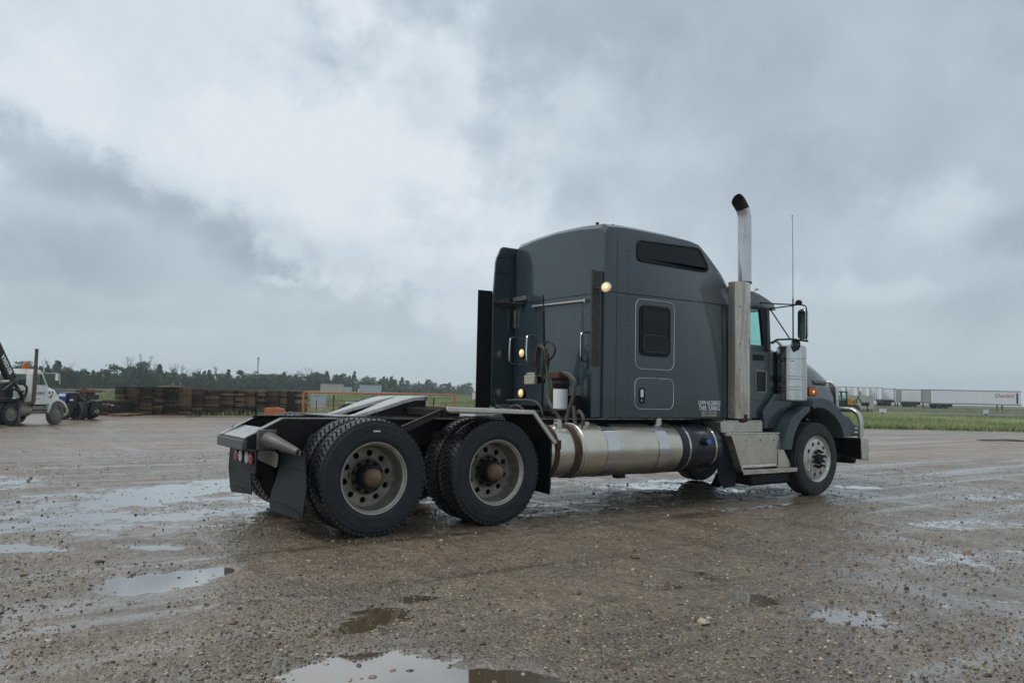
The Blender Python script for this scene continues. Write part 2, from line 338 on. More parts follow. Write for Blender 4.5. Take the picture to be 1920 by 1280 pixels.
#          u     v     ru    rv   rot  depth
PUDDLES = [(-4.95, 9.05, 1.25, 2.0, 26, .0215), (-4.15, 11.0, .9, 1.9, 24, .020), (-3.4, 9.2, 1.2, 1.5, 50, .0185), (-4.05, 6.48, .62, .26, 12, .03), (-3.75, 7.7, 1.8, .8, -14, .019),
           (-2.38, 5.5, .40, .52, 30, .036), (-2.25, 5.75, .22, .3, 0, .02), (-.55, 3.80, .56, .42, 12, .034), (.12, 3.72, .40, .30, 0, .030), (-.82, 4.75, .22, .44, 8, .021), (-.62, 5.2, .20, .18, 0, .018),
           (2.15, 4.95, .38, .42, 20, .021), (1.72, 5.35, .16, .22, 0, .024), (3.2, 5.35, .6, .34, -20, .012), (1.1, 5.65, .24, .2, 0, .019), (1.55, 6.05, .2, .2, 0, .017), (.72, 5.3, .14, .14, 0, .018),
           (1.9, 12.2, 1.9, .9, 18, .0145), (3.2, 12.9, 1.3, .5, 10, .0165), (-.2, 9.7, .5, .5, 0, .018), (-1.9, 9.3, 1.5, .5, 30, .018), (-3.0, 6.65, .42, .16, 4, .022), (5.3, 8.9, 1.3, .40, -22, .0125), (5.6, 12.5, .6, .3, 0, .019), (6.9, 11.4, 1.4, .5, -24, .0125), (4.3, 7.0, 1.2, .5, -15, .012), (-3.3, 14.5, 2.2, .8, 15, .016), (4.2, 5.6, 1.0, .36, -10, .0135), (3.0, 4.3, .5, .2, 0, .015)]
PUDDLES += [(-7.2, 10.6, 1.6, 1.0, 15, .022), (6.2, 6.6, 1.0, .4, 10, .02), (1.2, 2.2, .8, .5, 0, .03), (-2.2, 2.4, .7, .4, 20, .03)]
WATER = -.0135
def detail_h(X, Y, u, v):
    near = np.exp(-np.maximum(v-16, 0)/14.0)
    h = .0085*fbm(X*1.3, Y*1.3, 3, 4)+.0060*fbm(X*6, Y*6, 11, 3)+.0085*fbm(X*20, Y*20, 23, 2)+.006*fbm(X*52, Y*52, 29, 2)
    wx = X+.5*fbm(X*.3, Y*.3, 41, 2)*2; wy = Y+.5*fbm(X*.3+9, Y*.3, 43, 2)*2
    ml = ss(-u, .6, 2.6)*ss(v, 4.5, 6.5)
    h = h+ml*(.010*fbm(wx*.35, wy*4.2, 51, 3)+.006*fbm(wx*5, wy*9, 57, 2))
    mr_ = ss(u, 1.5, 4.0)*ss(v, 4.2, 6)
    t1 = wx*.30+wy*.954; t2 = wx*.954-wy*.30
    h = h+mr_*(.009*fbm(t2*3.4, t1*.4, 61, 3))
    h = h+.004
    for pu, pv, ru, rv, rot, dep in PUDDLES:
        c, s_ = math.cos(R(rot)), math.sin(R(rot)); du, dv = u-pu, v-pv
        d = np.sqrt(((du*c-dv*s_)/ru)**2+((du*s_+dv*c)/rv)**2)
        d = d+.62*fbm(X*3.0+pu, Y*3.0+pv, 71, 5, .66)
        h = h-dep*(1-ss(d, .45, 1.12))
    # the truck's tyres press the ground flat
    flat = ((np.abs(np.abs(Y)-.92) < .4)*((np.abs(X) < .45)+(np.abs(X-1.37) < .45)+(np.abs(X-6.96) < .4)))
    h = np.where(flat > 0, np.minimum(h, .002), h)
    return h*near
def H(X, Y):
    X = np.asarray(X, float); Y = np.asarray(Y, float); u, v = to_uv(X, Y); return base_h(u, v)+detail_h(X, Y, u, v)
def H1(u, v):
    return float(base_h(np.array([float(u)]), np.array([float(v)]))[0])
def axis_steps(stops):
    o = [stops[0][0]]
    for (a, s0), (b, s1) in zip(stops[:-1], stops[1:]):
        n = max(1, int(round((b-a)/((s0+s1)/2)))); r = (s1/s0)
        w = np.array([r**(i/max(1, n-1)) for i in range(n)]); w = np.cumsum(w)/w.sum(); o += list(a+(b-a)*w)
    return np.array(o)
us = axis_steps([(-4000, 900), (-400, 90), (-80, 6), (-24, .8), (-9, .10), (-5.5, .034), (6.0, .034), (10, .10), (30, .9), (90, 6), (400, 90), (4000, 900)])
vs = axis_steps([(-400, 200), (-30, 12), (-3, .6), (3.0, .06), (3.3, .026), (7.5, .036), (13, .075), (20, .2), (44, .7), (66, 1.0), (220, 7), (600, 60), (6000, 1500)])
UU, VV = np.meshgrid(us, vs)
GX = CX+AU.x*UU+AV.x*VV; GY = CY+AU.y*UU+AV.y*VV
bh = base_h(UU, VV); dh = detail_h(GX, GY, UU, VV)
GZ = bh+dh
nu, nv = len(us), len(vs)
def grid_mesh(name, X, Y, Z, attrs=None):
    nr, nc = X.shape
    me = bpy.data.meshes.new(name)
    co = np.stack([X, Y, Z], -1).reshape(-1, 3).astype(np.float32)
    me.vertices.add(len(co)); me.vertices.foreach_set('co', co.ravel())
    i = np.arange((nr-1)*nc).reshape(nr-1, nc)[:, :-1].ravel()
    q = np.stack([i, i+1, i+nc+1, i+nc], 1).astype(np.int32)
    me.loops.add(q.size); me.loops.foreach_set('vertex_index', q.ravel())
    me.polygons.add(len(q)); me.polygons.foreach_set('loop_start', np.arange(0, q.size, 4, dtype=np.int32))
    me.polygons.foreach_set('use_smooth', np.ones(len(q), bool))
    for k, a in (attrs or {}).items():
        at = me.attributes.new(k, 'FLOAT', 'POINT'); at.data.foreach_set('value', a.ravel().astype(np.float32))
    me.update(calc_edges=True); me.validate(); return me
lot_edge = np.interp(UU, [-60, -28, -12, -3, 10, 60], [50, 50.5, 57, 52, 41, 40.5])
grass = ss(VV-lot_edge+.8*fbm(GX*.35, GY*.35, 91, 3)+.5*fbm(GX*2, GY*2, 93, 2), -.4, .5)
grass = np.maximum(grass, ss(-VV, 40, 60))
wet = ss(WATER-dh, -.026, .004)*np.exp(-np.maximum(VV-16, 0)/14)
damp = ss(-VV, -22, -10.5)*(.80+.5*fbm(GX*.35, GY*.35, 95, 4)+.35*fbm(GX*.2, GY*1.6, 96, 3))+.55*ss(fbm(GX*.06, GY*.32, 97, 4), .02, .35)*ss(VV, 10, 22)
damp = np.clip(damp, 0, 1)
gme = grid_mesh('ground', GX, GY, GZ, {'grass': grass, 'wet': wet, 'damp': damp})
ground = bpy.data.objects.new('ground', gme); COL.objects.link(ground); ground['kind'] = 'structure'
# --- gravel / field material
m, t = material('wet_gravel'); ns, lk = t.nodes, t.links; B = ns['Principled BSDF']
def gN(t_, **k):
    n = ns.new(t_)
    for a, b in k.items():
        if a in n.inputs: n.inputs[a].default_value = b
        else: setattr(n, a, b)
    return n
tcn = gN('ShaderNodeTexCoord'); OB = tcn.outputs['Object']
def gnoise(scale, detail=6, rough=.6, st=(1, 1, 1), rot=0, loc=(0, 0, 0)):
    mp = gN('ShaderNodeMapping'); mp.inputs['Scale'].default_value = st; mp.inputs['Rotation'].default_value = (0, 0, rot); mp.inputs['Location'].default_value = loc; lk.new(OB, mp.inputs[0])
    n = gN('ShaderNodeTexNoise'); n.inputs['Scale'].default_value = scale; n.inputs['Detail'].default_value = detail; n.inputs['Roughness'].default_value = rough
    lk.new(mp.outputs[0], n.inputs[0]); return n.outputs[0]
def gramp(x, *stops):
    r_ = gN('ShaderNodeValToRGB'); lk.new(x, r_.inputs[0]); el_ = r_.color_ramp.elements
    for i, (p, c) in enumerate(stops):
        q = el_[i] if i < 2 else el_.new(p)
        q.position = p; q.color = (*c, 1)
    return r_.outputs[0]
def gmix(f, a, b, mode='MIX'):
    x = gN('ShaderNodeMix'); x.data_type = 'RGBA'; x.blend_type = mode
    for s_, val in (('Factor', f), ('A', a), ('B', b)):
        if isinstance(val, (int, float)): x.inputs[s_].default_value = val
        elif isinstance(val, tuple): x.inputs[s_].default_value = (*val, 1)
        else: lk.new(val, x.inputs[s_])
    return x.outputs['Result']
def gmap(x, a, b, c, d):
    r_ = gN('ShaderNodeMapRange'); lk.new(x, r_.inputs[0])
    for i, q in enumerate((a, b, c, d)): r_.inputs[i+1].default_value = q
    return r_.outputs[0]
def gm(op, a, b):
    n = gN('ShaderNodeMath'); n.operation = op
    for i, q in enumerate((a, b)):
        if isinstance(q, (int, float)): n.inputs[i].default_value = q
        else: lk.new(q, n.inputs[i])
    return n.outputs[0]
attr = gN('ShaderNodeAttribute'); attr.attribute_name = 'wet'; WETA = attr.outputs['Fac']
attg = gN('ShaderNodeAttribute'); attg.attribute_name = 'grass'; GRA = attg.outputs['Fac']
vor = gN('ShaderNodeTexVoronoi'); vor.inputs['Scale'].default_value = 48; lk.new(OB, vor.inputs['Vector'])
vor2 = gN('ShaderNodeTexVoronoi'); vor2.inputs['Scale'].default_value = 125; lk.new(OB, vor2.inputs['Vector'])
sepv = gN('ShaderNodeSeparateColor'); lk.new(vor.outputs['Color'], sepv.inputs[0])
sepw = gN('ShaderNodeSeparateColor'); lk.new(vor2.outputs['Color'], sepw.inputs[0])
attd = gN('ShaderNodeAttribute'); attd.attribute_name = 'damp'; DMP = attd.outputs['Fac']
mudc = gramp(gnoise(.9, 8, .65), (.3, (.116, .076, .046)), (.7, (.212, .148, .096)))
dryc = gramp(gnoise(.55, 8, .62), (.32, (.315, .222, .162)), (.68, (.47, .35, .265)))
soil = gmix(DMP, dryc, mudc)
peb = gramp(sepv.outputs[0], (0, (.045, .034, .022)), (1, (.56, .47, .33)), (.5, (.125, .097, .066)), (.8, (.26, .205, .138)))
peb2 = gramp(sepw.outputs[1], (0, (.040, .031, .021)), (1, (.52, .44, .31)), (.6, (.135, .105, .072)))
col = gmix(.5, peb, peb2); col = gmix(gmap(DMP, 0, 1, .62, .38), col, soil)
col = gmix(1.0, col, gramp(gnoise(6.5, 8, .78), (.30, (.58, .57, .55)), (.70, (1.42, 1.40, 1.36))), 'MULTIPLY')
col = gmix(1.0, col, gramp(gnoise(1.5, 7, .7, loc=(8, 1, 0)), (.32, (.74, .73, .71)), (.68, (1.22, 1.21, 1.19))), 'MULTIPLY')
streak = gnoise(1.0, 5, .6, (.10, 2.3, 1), .0)
streak2 = gnoise(.8, 5, .6, (2.2, .10, 1), R(17), (5, 3, 0))
far_wet = gm('MULTIPLY', gmap(gnoise(.16, 5, .6, (.5, 1.6, 1), R(12), (2, 7, 0)), .45, .64, 0, 1), 1.0)
wetn = gm('MAXIMUM', gm('MULTIPLY', gmap(streak, .47, .62, 0, 1), .95), gm('MULTIPLY', gmap(streak2, .50, .64, 0, 1), .8))
wetn = gm('MAXIMUM', wetn, gm('MULTIPLY', far_wet, .75))
wetf = gm('MAXIMUM', gm('MULTIPLY', WETA, .95), wetn)
col = gmix(gm('MULTIPLY', wetf, .5), col, gmix(1.0, col, (.42, .39, .37), 'MULTIPLY'))
gcol = gramp(gnoise(.35, 8, .65), (.3, (.060, .078, .030)), (.7, (.135, .142, .062)), (.5, (.088, .104, .042)))
gcol = gmix(gmap(gnoise(.05, 4, .5), .4, .65, 0, .8), gcol, (.150, .135, .070))
lk.new(gmix(GRA, col, gcol), B.inputs['Base Color'])
rg = gm('SUBTRACT', .62, gm('MULTIPLY', wetf, .34)); rg = gm('ADD', rg, gmap(sepw.outputs[0], 0, 1, -.10, .12))
rgm = gN('ShaderNodeMix'); lk.new(GRA, rgm.inputs[0]); lk.new(rg, rgm.inputs[2]); rgm.inputs[3].default_value = .9
lk.new(rgm.outputs[0], B.inputs['Roughness']); B.inputs['Specular IOR Level'].default_value = .5
hgt = gm('ADD', gm('MULTIPLY', vor.outputs['Distance'], -.9), gm('MULTIPLY', vor2.outputs['Distance'], -.45)); hgt = gm('ADD', hgt, gm('MULTIPLY', gnoise(9, 6, .65), 1.0))
bp = gN('ShaderNodeBump'); bp.inputs['Distance'].default_value = .014; lk.new(hgt, bp.inputs['Height'])
bst = gm('SUBTRACT', 1.0, gm('MULTIPLY', wetf, .42)); lk.new(bst, bp.inputs['Strength'])
lk.new(bp.outputs[0], B.inputs['Normal'])
# a film of water over the damp gravel
bp2 = gN('ShaderNodeBump'); bp2.inputs['Distance'].default_value = .012; lk.new(hgt, bp2.inputs['Height']); lk.new(gmap(wetf, 0, 1, .65, .10), bp2.inputs['Strength']); lk.new(bp2.outputs[0], B.inputs['Coat Normal'])
notg = gm('SUBTRACT', 1.0, GRA)
lk.new(gm('MULTIPLY', gm('MINIMUM', gm('ADD', gm('MULTIPLY', DMP, .36), gm('MULTIPLY', wetf, .75)), 1.0), notg), B.inputs['Coat Weight'])
lk.new(gmap(wetf, 0, 1, .36, .10), B.inputs['Coat Roughness']); B.inputs['Coat IOR'].default_value = 1.9
gme.materials.append(m)
# --- standing water: one level film that the hollows of the gravel dip beneath
wu = axis_steps([(-13, .8), (-6, .3), (8, .3), (13, .8)]); wv = axis_steps([(1.0, .3), (16, .4), (22, .8)])
WU, WV = np.meshgrid(wu, wv)
wme = grid_mesh('puddle_water', CX+AU.x*WU+AV.x*WV, CY+AU.y*WU+AV.y*WV, base_h(WU, WV)+WATER)
water = bpy.data.objects.new('puddle_water', wme); COL.objects.link(water); water['kind'] = 'structure'
wm, t = material('muddy_water'); ns, lk = t.nodes, t.links; b = ns['Principled BSDF']
b.inputs['Base Color'].default_value = (.115, .085, .052, 1); b.inputs['Roughness'].default_value = .04; b.inputs['IOR'].default_value = 1.5; b.inputs['Coat Weight'].default_value = 1.0; b.inputs['Coat IOR'].default_value = 2.3; b.inputs['Coat Roughness'].default_value = .02
n = ns.new('ShaderNodeTexNoise'); n.inputs['Scale'].default_value = 11; n.inputs['Detail'].default_value = 3; tcw = ns.new('ShaderNodeTexCoord'); lk.new(tcw.outputs['Object'], n.inputs[0])
bw = ns.new('ShaderNodeBump'); bw.inputs['Strength'].default_value = .05; bw.inputs['Distance'].default_value = .01; lk.new(n.outputs[0], bw.inputs['Height']); lk.new(bw.outputs[0], b.inputs['Normal'])
wme.materials.append(wm)
# --- loose stones
rs = np.random.RandomState(5)
def icosa():
    g_ = (1+5**.5)/2
    v_ = np.array([(-1, g_, 0), (1, g_, 0), (-1, -g_, 0), (1, -g_, 0), (0, -1, g_), (0, 1, g_), (0, -1, -g_), (0, 1, -g_), (g_, 0, -1), (g_, 0, 1), (-g_, 0, -1), (-g_, 0, 1)], float)
    f_ = np.array([(0, 11, 5), (0, 5, 1), (0, 1, 7), (0, 7, 10), (0, 10, 11), (1, 5, 9), (5, 11, 4), (11, 10, 2), (10, 7, 6), (7, 1, 8), (3, 9, 4), (3, 4, 2), (3, 2, 6), (3, 6, 8), (3, 8, 9), (4, 9, 5), (2, 4, 11), (6, 2, 10), (8, 6, 7), (9, 8, 1)])
    return v_/np.linalg.norm(v_[0]), f_
IV, IF = icosa()
def stones(name, u, v, rad, mat, sink=.35):
    n_ = len(u); X = CX+AU.x*u+AV.x*v; Y = CY+AU.y*u+AV.y*v; Z = H(X, Y)
    sc = rad[:, None]*np.stack([rs.uniform(.75, 1.35, n_), rs.uniform(.75, 1.25, n_), rs.uniform(.45, .85, n_)], 1)
    jit = 1+rs.uniform(-.22, .22, (n_, 12, 1)); a_ = rs.uniform(0, 6.283, n_); ca, sa = np.cos(a_), np.sin(a_)
    P = IV[None]*jit*sc[:, None, :]
    Q = np.stack([P[..., 0]*ca[:, None]-P[..., 1]*sa[:, None], P[..., 0]*sa[:, None]+P[..., 1]*ca[:, None], P[..., 2]], -1)
    Q += np.stack([X, Y, np.maximum(Z+sc[:, 2]*sink, base_h(u, v)+WATER-.25*sc[:, 2]*(rad > .011)-.05*(rad <= .011))], 1)[:, None, :]
    F = (IF[None]+(np.arange(n_)*12)[:, None, None]).reshape(-1, 3).astype(np.int32)
    me = bpy.data.meshes.new(name); me.vertices.add(n_*12); me.vertices.foreach_set('co', Q.reshape(-1).astype(np.float32))
    me.loops.add(F.size); me.loops.foreach_set('vertex_index', F.ravel()); me.polygons.add(len(F)); me.polygons.foreach_set('loop_start', np.arange(0, F.size, 3, dtype=np.int32))
    me.polygons.foreach_set('use_smooth', np.zeros(len(F), bool))
    at = me.attributes.new('tint', 'FLOAT', 'POINT'); at.data.foreach_set('value', np.repeat(rs.uniform(0, 1, n_), 12).astype(np.float32))
    me.update(calc_edges=True); me.materials.append(mat)
    o = bpy.data.objects.new(name, me); COL.objects.link(o); return o
sm, t = material('pebbles'); ns, lk = t.nodes, t.links; b = ns['Principled BSDF']
a_ = ns.new('ShaderNodeAttribute'); a_.attribute_name = 'tint'; rp = ns.new('ShaderNodeValToRGB'); lk.new(a_.outputs['Fac'], rp.inputs[0])
el_ = rp.color_ramp.elements; el_[0].color = (.045, .034, .026, 1); el_[1].color = (.52, .45, .34, 1)
for p_, c_ in ((.30, (.105, .076, .050)), (.60, (.19, .142, .095)), (.85, (.30, .24, .165))): q = el_.new(p_); q.color = (*c_, 1)
lk.new(rp.outputs[0], b.inputs['Base Color']); b.inputs['Roughness'].default_value = .5
def scatter(n_, v0, v1, pw=2.0):
    q = rs.uniform(0, 1, n_); k = 1-pw
    v = (v0**k+q*(v1**k-v0**k))**(1/k); u = rs.uniform(-.74, .74, n_)*(v+.6); return u, v
u, v = scatter(95000, 3.2, 17, 1.6)
rad = np.exp(rs.normal(math.log(.0038), .45, len(u)))*(1+.03*v); keep = fbm(u*.9, v*.9, 131, 4)*1.3+rs.uniform(-.45, .45, len(u)) > -.05
u, v, rad = u[keep], v[keep], rad[keep]
o = stones('gravel', u, v, rad, sm, .10); o['kind'] = 'stuff'
u, v = scatter(700, 3.2, 16, 1.3); rad = np.exp(rs.normal(math.log(.0115), .40, len(u)))
o = stones('pebble_scatter', u, v, rad, sm, .3); o['kind'] = 'stuff'

# ------------------------------------------------------------------ the grey tractor unit
TRUCK = thing('semi_truck', 'slate grey sleeper tractor unit with tall exhaust stack standing on the wet gravel', 'truck')
def P(name, mb, mat, parent=TRUCK, bev=0.0, sharp=35, seg=2): return mb.build(name, mat, parent, bev, sharp, seg)

# ---- wheels
def tyre_mesh(name, Rr, w, tread=True):
    h = w/2; mb = MB()
    rt = Rr-(.022 if tread else .004)
    side = [(.325, .80), (.345, .93), (.372, .985), (.374, 1.01), (.380, 1.012), (.383, .995), (.41, 1.0), (.452, .998), (.454, .975), (.485, .955), (.487, .97), (.493, .968), (.496, .945), (Rr-.036, .90), (rt, .82)]
    ribs = [(rt, .82)] if tread else []
    if not tread:
        for c_ in (.62, .22):
            ribs += [(Rr, c_+.15), (Rr, c_+.035), (Rr-.012, c_+.03), (Rr-.012, c_-.03), (Rr, c_-.035)]
        ribs += [(Rr+.002, 0)]; ribs = [(r_, t_) for r_, t_ in ribs]
    half = side+ribs
    prof = [(r_, -h*t_) for r_, t_ in half]+[(r_, h*t_) for r_, t_ in reversed(half)]
    mb.lathe(prof, (0, 0, 0), 'y', 72, caps=False)
    me = mb.mesh(name, TYRE if tread else TYREF, 40)
    if not tread: return me, None
    tb = MB(); npt = 64
    rows = [(-1.0, -.56, 0, .022), (-.50, -.18, .5, .02), (-.13, .13, .22, 0), (.18, .50, .5, -.02), (.56, 1.0, 0, -.022)]
    for k in range(npt):
        for a_, b_, off, sk in rows:
            th = 2*math.pi*(k+off)/npt; dt = 2*math.pi/npt*.34; vs = []
            for t_ in (a_, b_):
                outer = abs(t_) > .9; s_ = sk*(1 if t_ == a_ else -1)*.8
                for q in (-dt, dt):
                    ang = th+q+s_
                    for r_ in ((Rr-.055 if outer else rt-.006), (Rr-.010 if outer else Rr)):
                        vs.append((r_*math.cos(ang), h*t_*(.90 if outer else .9), r_*math.sin(ang)))
            tb.add(vs, [(0, 1, 3, 2), (4, 6, 7, 5), (0, 4, 5, 1), (2, 3, 7, 6), (1, 5, 7, 3)])
    return me, tb.mesh(name+'_tread', TREAD, 30)
def holed_disc(mb, prof_out, r_in, h_in, rh, rad, n, hh, depth, k=6):
    """annulus between r_in and prof_out=(r,h) with n round hand holes at radius rh, built sector by sector"""
    ro, ho = prof_out
    for s_ in range(n):
        a0 = 2*math.pi*s_/n; da = 2*math.pi/n; m_ = 4*k; hole = []; edge = []; back = []
        for j in range(m_):
            t = 2*math.pi*j/m_; x, z = rad*math.cos(t), rad*math.sin(t)
            a = a0+da/2; cx_, cz_ = rh*math.cos(a), rh*math.sin(a)
            px, pz = cx_+x*math.cos(a)-z*math.sin(a), cz_+x*math.sin(a)+z*math.cos(a)
            hole.append((px, hh, pz)); back.append((px*.98, hh+depth, pz*.98))
            c, q = math.cos(t), math.sin(t); mx = max(abs(c), abs(q)); c, q = c/mx, q/mx
            rr = rh+(c*(ro-rh) if c > 0 else c*(rh-r_in)); hgt = hh+(c*(ho-hh) if c > 0 else c*(hh-h_in)); aa = a+q*da/2
            edge.append((rr*math.cos(aa), hgt, rr*math.sin(aa)))
        vs = edge+hole+back
        fs = [(j, (j+1) % m_, m_+(j+1) % m_, m_+j) for j in range(m_)]+[(m_+j, m_+(j+1) % m_, 2*m_+(j+1) % m_, 2*m_+j) for j in range(m_)]
        mb.add(vs, fs)
T_DRIVE, T_TREAD = tyre_mesh('drive_tyre', .545, .285)
T_FRONT, _ = tyre_mesh('steer_tyre', .520, .285, False)
# outer dual rim: deep dish, its disc set well inside (outer face towards -y)
mb = MB(); mb.lathe([(.3035, -.1035), (.300, -.03), (.288, .03), (.276, .052)], (0, 0, 0), 'y', 64, False)
mb.lathe([(.300, -.02), (.304, .10), (.325, .125)], (0, 0, 0), 'y', 48, False)
holed_disc(mb, (.276, .052), .165, .060, .222, .030, 10, .056, .02)
mb.lathe([(.165, .060), (.172, .045), (.165, .040)], (0, 0, 0), 'y', 48, False)
RIM_DUAL = mb.mesh('dish_rim', pm('grimy_rim_dish', (.255, .235, .20), .5, .45, .3, 8, dirt=((.055, .045, .034), .55, 8, (1, 1, 1))), 40)
RIM_LIP = MB().lathe([(.322, -.108), (.337, -.128), (.334, -.136), (.324, -.134), (.318, -.120), (.3035, -.1045)], (0, 0, 0), 'y', 64, False).mesh('rim_lip', RIMM, 40)
mb = MB(); mb.lathe([(.322, -.108), (.337, -.128), (.318, -.120), (.304, -.104), (.300, .03), (.304, .10), (.325, .125)], (0, 0, 0), 'y', 48, False); mb.lathe([(.30, .0), (.10, .0)], (0, 0, 0), 'y', 48, False)
RIM_INNER = mb.mesh('inner_rim', DKPAINT, 40)
mb = MB(); mb.lathe([(.118, .05), (.114, -.01), (.105, -.02), (.098, -.075), (.108, -.078), (.108, -.088), (.085, -.092)], (0, 0, 0), 'y', 32)
HUB_D = mb.mesh('drive_hub', DKPAINT, 40)
mb = MB(); mb.lathe([(.088, -.085), (.086, -.115), (.076, -.145), (.058, -.165), (.03, -.176), (.0001, -.179)], (0, 0, 0), 'y', 32)
CAP_D = mb.mesh('rusty_cap', HUBRUST, 50)
NUT_D = MB().tube([(0, .05, 0), (0, .012, 0)], .0165, 6).tube([(0, .015, 0), (0, -.006, 0)], .010, 6).mesh('wheel_nut', DKPAINT, 30)
# front rim: disc bulges outwards almost flush with the tyre
mb = MB(); mb.lathe([(.322, -.105), (.336, -.128), (.330, -.136), (.318, -.128), (.308, -.108), (.298, -.100), (.285, -.112)], (0, 0, 0), 'y', 64, False)
mb.lathe([(.30, -.1), (.30, .10), (.33, .12)], (0, 0, 0), 'y', 48, False)
holed_disc(mb, (.285, -.112), .165, -.128, .228, .029, 10, -.122, .02)
mb.lathe([(.165, -.128), (.158, -.136), (.075, -.138), (.07, -.12)], (0, 0, 0), 'y', 48, False)
RIM_F = mb.mesh('steer_rim', RIMF, 40)
mb = MB(); mb.lathe([(.076, -.12), (.074, -.175), (.06, -.19), (.0001, -.192)], (0, 0, 0), 'y', 24)
CAP_F = mb.mesh('hub_cap', DKPAINT, 40)
NUT_F = MB().tube([(0, -.13, 0), (0, -.168, 0)], .0185, 6).tube([(0, -.165, 0), (0, -.188, 0)], .011, 6).mesh('wheel_nut', DKPAINT, 30)
def nuts(par, me, rad):
    for k in range(10):
        a = 2*math.pi*(k+.5)/10; inst('wheel_nut', me, par, (rad*math.cos(a), 0, rad*math.sin(a)))
HUBP = MB().lathe([(.1645, .061), (.1645, .045), (.10, .045)], (0, 0, 0), 'y', 48, False).mesh('hub_plate', pm('grimy_shaded_hub', (.06, .05, .04), .6, .3, .4, 9), 40)  # dark colour holds grime plus the shade around hub and nuts
for x in (0, 1.37):
    for s_ in (1, -1):          # s_=1: right-hand side (outer face towards -y)
        rz = 0 if s_ == 1 else math.pi
        w = holder('wheel', TRUCK, (x, -1.085*s_, .543), (0, 0, rz)); rot = (0, rnd.uniform(0, 6), 0)
        inst('tyre', T_DRIVE, w, rot=rot); inst('tyre_tread', T_TREAD, w, rot=rot)['kind'] = 'stuff'; inst('rim', RIM_DUAL, w, rot=(0, R(7)+x*.3, 0)); inst('hub', HUB_D, w); inst('hub_cap', CAP_D, w); inst('rim_lip', RIM_LIP, w); inst('hub_plate', HUBP, w); nuts(w, NUT_D, .1425)
        w = holder('inner_wheel', TRUCK, (x, -.755*s_, .543), (0, 0, rz)); rot = (0, rnd.uniform(0, 6), 0)
        inst('tyre', T_DRIVE, w, rot=rot); inst('tyre_tread', T_TREAD, w, rot=rot)['kind'] = 'stuff'; inst('rim', RIM_INNER, w)
for s_ in (1, -1):
    w = holder('steer_wheel', TRUCK, (6.965, -1.065*s_, .519), (0, 0, (0 if s_ == 1 else math.pi)+R(1)))
    inst('tyre', T_FRONT, w); inst('rim', RIM_F, w, rot=(0, R(12), 0)); inst('hub_cap', CAP_F, w); nuts(w, NUT_F, .118)
P('tyre_mark', MB().bx(-.035, .035, -1.2335, -1.2325, .972, .984), DECAL)

# ---- frame, axles, suspension
prof = [(8.0, 1.05), (8.0, .80), (.9, .79), (-.1, .76), (-.53, .745), (-.985, .782), (-.985, .872), (-.62, 1.06)]
for s_ in (1, -1):
    mb = MB(); mb.prism(prof, 'y', -.43*s_, -.415*s_)
    mb.build('frame_rail', DKPAINT, TRUCK, .003)
    mb = MB(); top = [(8.0, 1.05), (-.62, 1.06), (-.985, .872)]
    for (xa, za), (xb, zb) in zip(top[:-1], top[1:]):
        mb.add([(xa, -.436*s_, za+.002), (xb, -.436*s_, zb+.002), (xb, -.34*s_, zb+.002), (xa, -.34*s_, za+.002), (xa, -.436*s_, za+.013), (xb, -.436*s_, zb+.013), (xb, -.34*s_, zb+.013), (xa, -.34*s_, za+.013)],
               [(0, 1, 2, 3), (4, 5, 6, 7), (0, 1, 5, 4), (1, 2, 6, 5), (2, 3, 7, 6), (3, 0, 4, 7)])
    P('rail_flange', mb, PLATEST)  # bright steel paints the highlight along the top of the dark rail
mb = MB().bx(-1.005, -.955, -.455, .455, .765, .865); P('rear_crossmember', mb, pm('worn_grey_bumper', (.075, .077, .08), .45, .2, .2, 5, dirt=((.04, .035, .03), .3, 5, (1, 1, 1))), bev=.012)
mb = MB(); mb.add([(x, y, z+dz) for dz in (0, .012) for x, y, z in ((-.975, -.40, .872), (-.975, .40, .872), (-.775, .40, .962), (-.775, -.40, .962))], [(0, 1, 2, 3), (4, 5, 6, 7), (0, 1, 5, 4), (1, 2, 6, 5), (2, 3, 7, 6), (3, 0, 4, 7)]); P('tail_plate', mb, PLATEST)
mb = MB().bx(-.55, -.40, -.41, .41, .80, 1.0).bx(.62, .75, -.41, .41, .80, 1.02).bx(2.6, 2.7, -.41, .41, .80, 1.02); P('crossmember', mb, DKPAINT)
for x in (0, 1.37):
    mb = MB(); mb.cyl((x, -.95, .543), (x, .95, .543), .075, 16); mb.lathe([(.08, -.3), (.17, -.2), (.22, -.05), (.22, .06), (.17, .2), (.08, .3)], (x, .05, .56), 'y', 24)
    mb.lathe([(.0001, -.22), (.12, -.20), (.19, -.05), (.2, .1)], (x, .05, .56), 'x', 24); P('drive_axle', mb, DKPAINT)
    for s_ in (1, -1):
        mb = MB(); mb.lathe([(.09, -.14), (.14, -.10), (.145, .06), (.10, .12)], (x-.25, -.5*s_, .80), 'z', 20); mb.box((x-.12, -.5*s_, .64), (.62, .08, .07), ry=R(4)); P('air_bag', mb, BLACK)
        mb = MB(); mb.lathe([(.07, -.1), (.085, -.06), (.085, .06), (.05, .11)], (x+.25, -.36*s_, .62), 'x', 18); P('brake_chamber', mb, DKPAINT)
mb = MB(); mb.cyl((.3, .05, .60), (4.6, 0, .72), .055, 12); P('drive_shaft', mb, DKPAINT)
mb = MB().bx(4.6, 6.6, -.36, .36, .62, 1.1).bx(6.0, 7.9, -.42, .42, .72, 1.35); P('engine', mb, DKPAINT, bev=.04)
mb = MB().cyl((6.965, -.95, .50), (6.965, .95, .50), .05, 12).box((6.965, 0, .46), (.16, 1.5, .09)); P('front_axle', mb, DKPAINT)
mb = MB().bx(5.35, 8.1, -.9, .9, 1.10, 1.14); P('cab_floor', mb, DKPAINT)

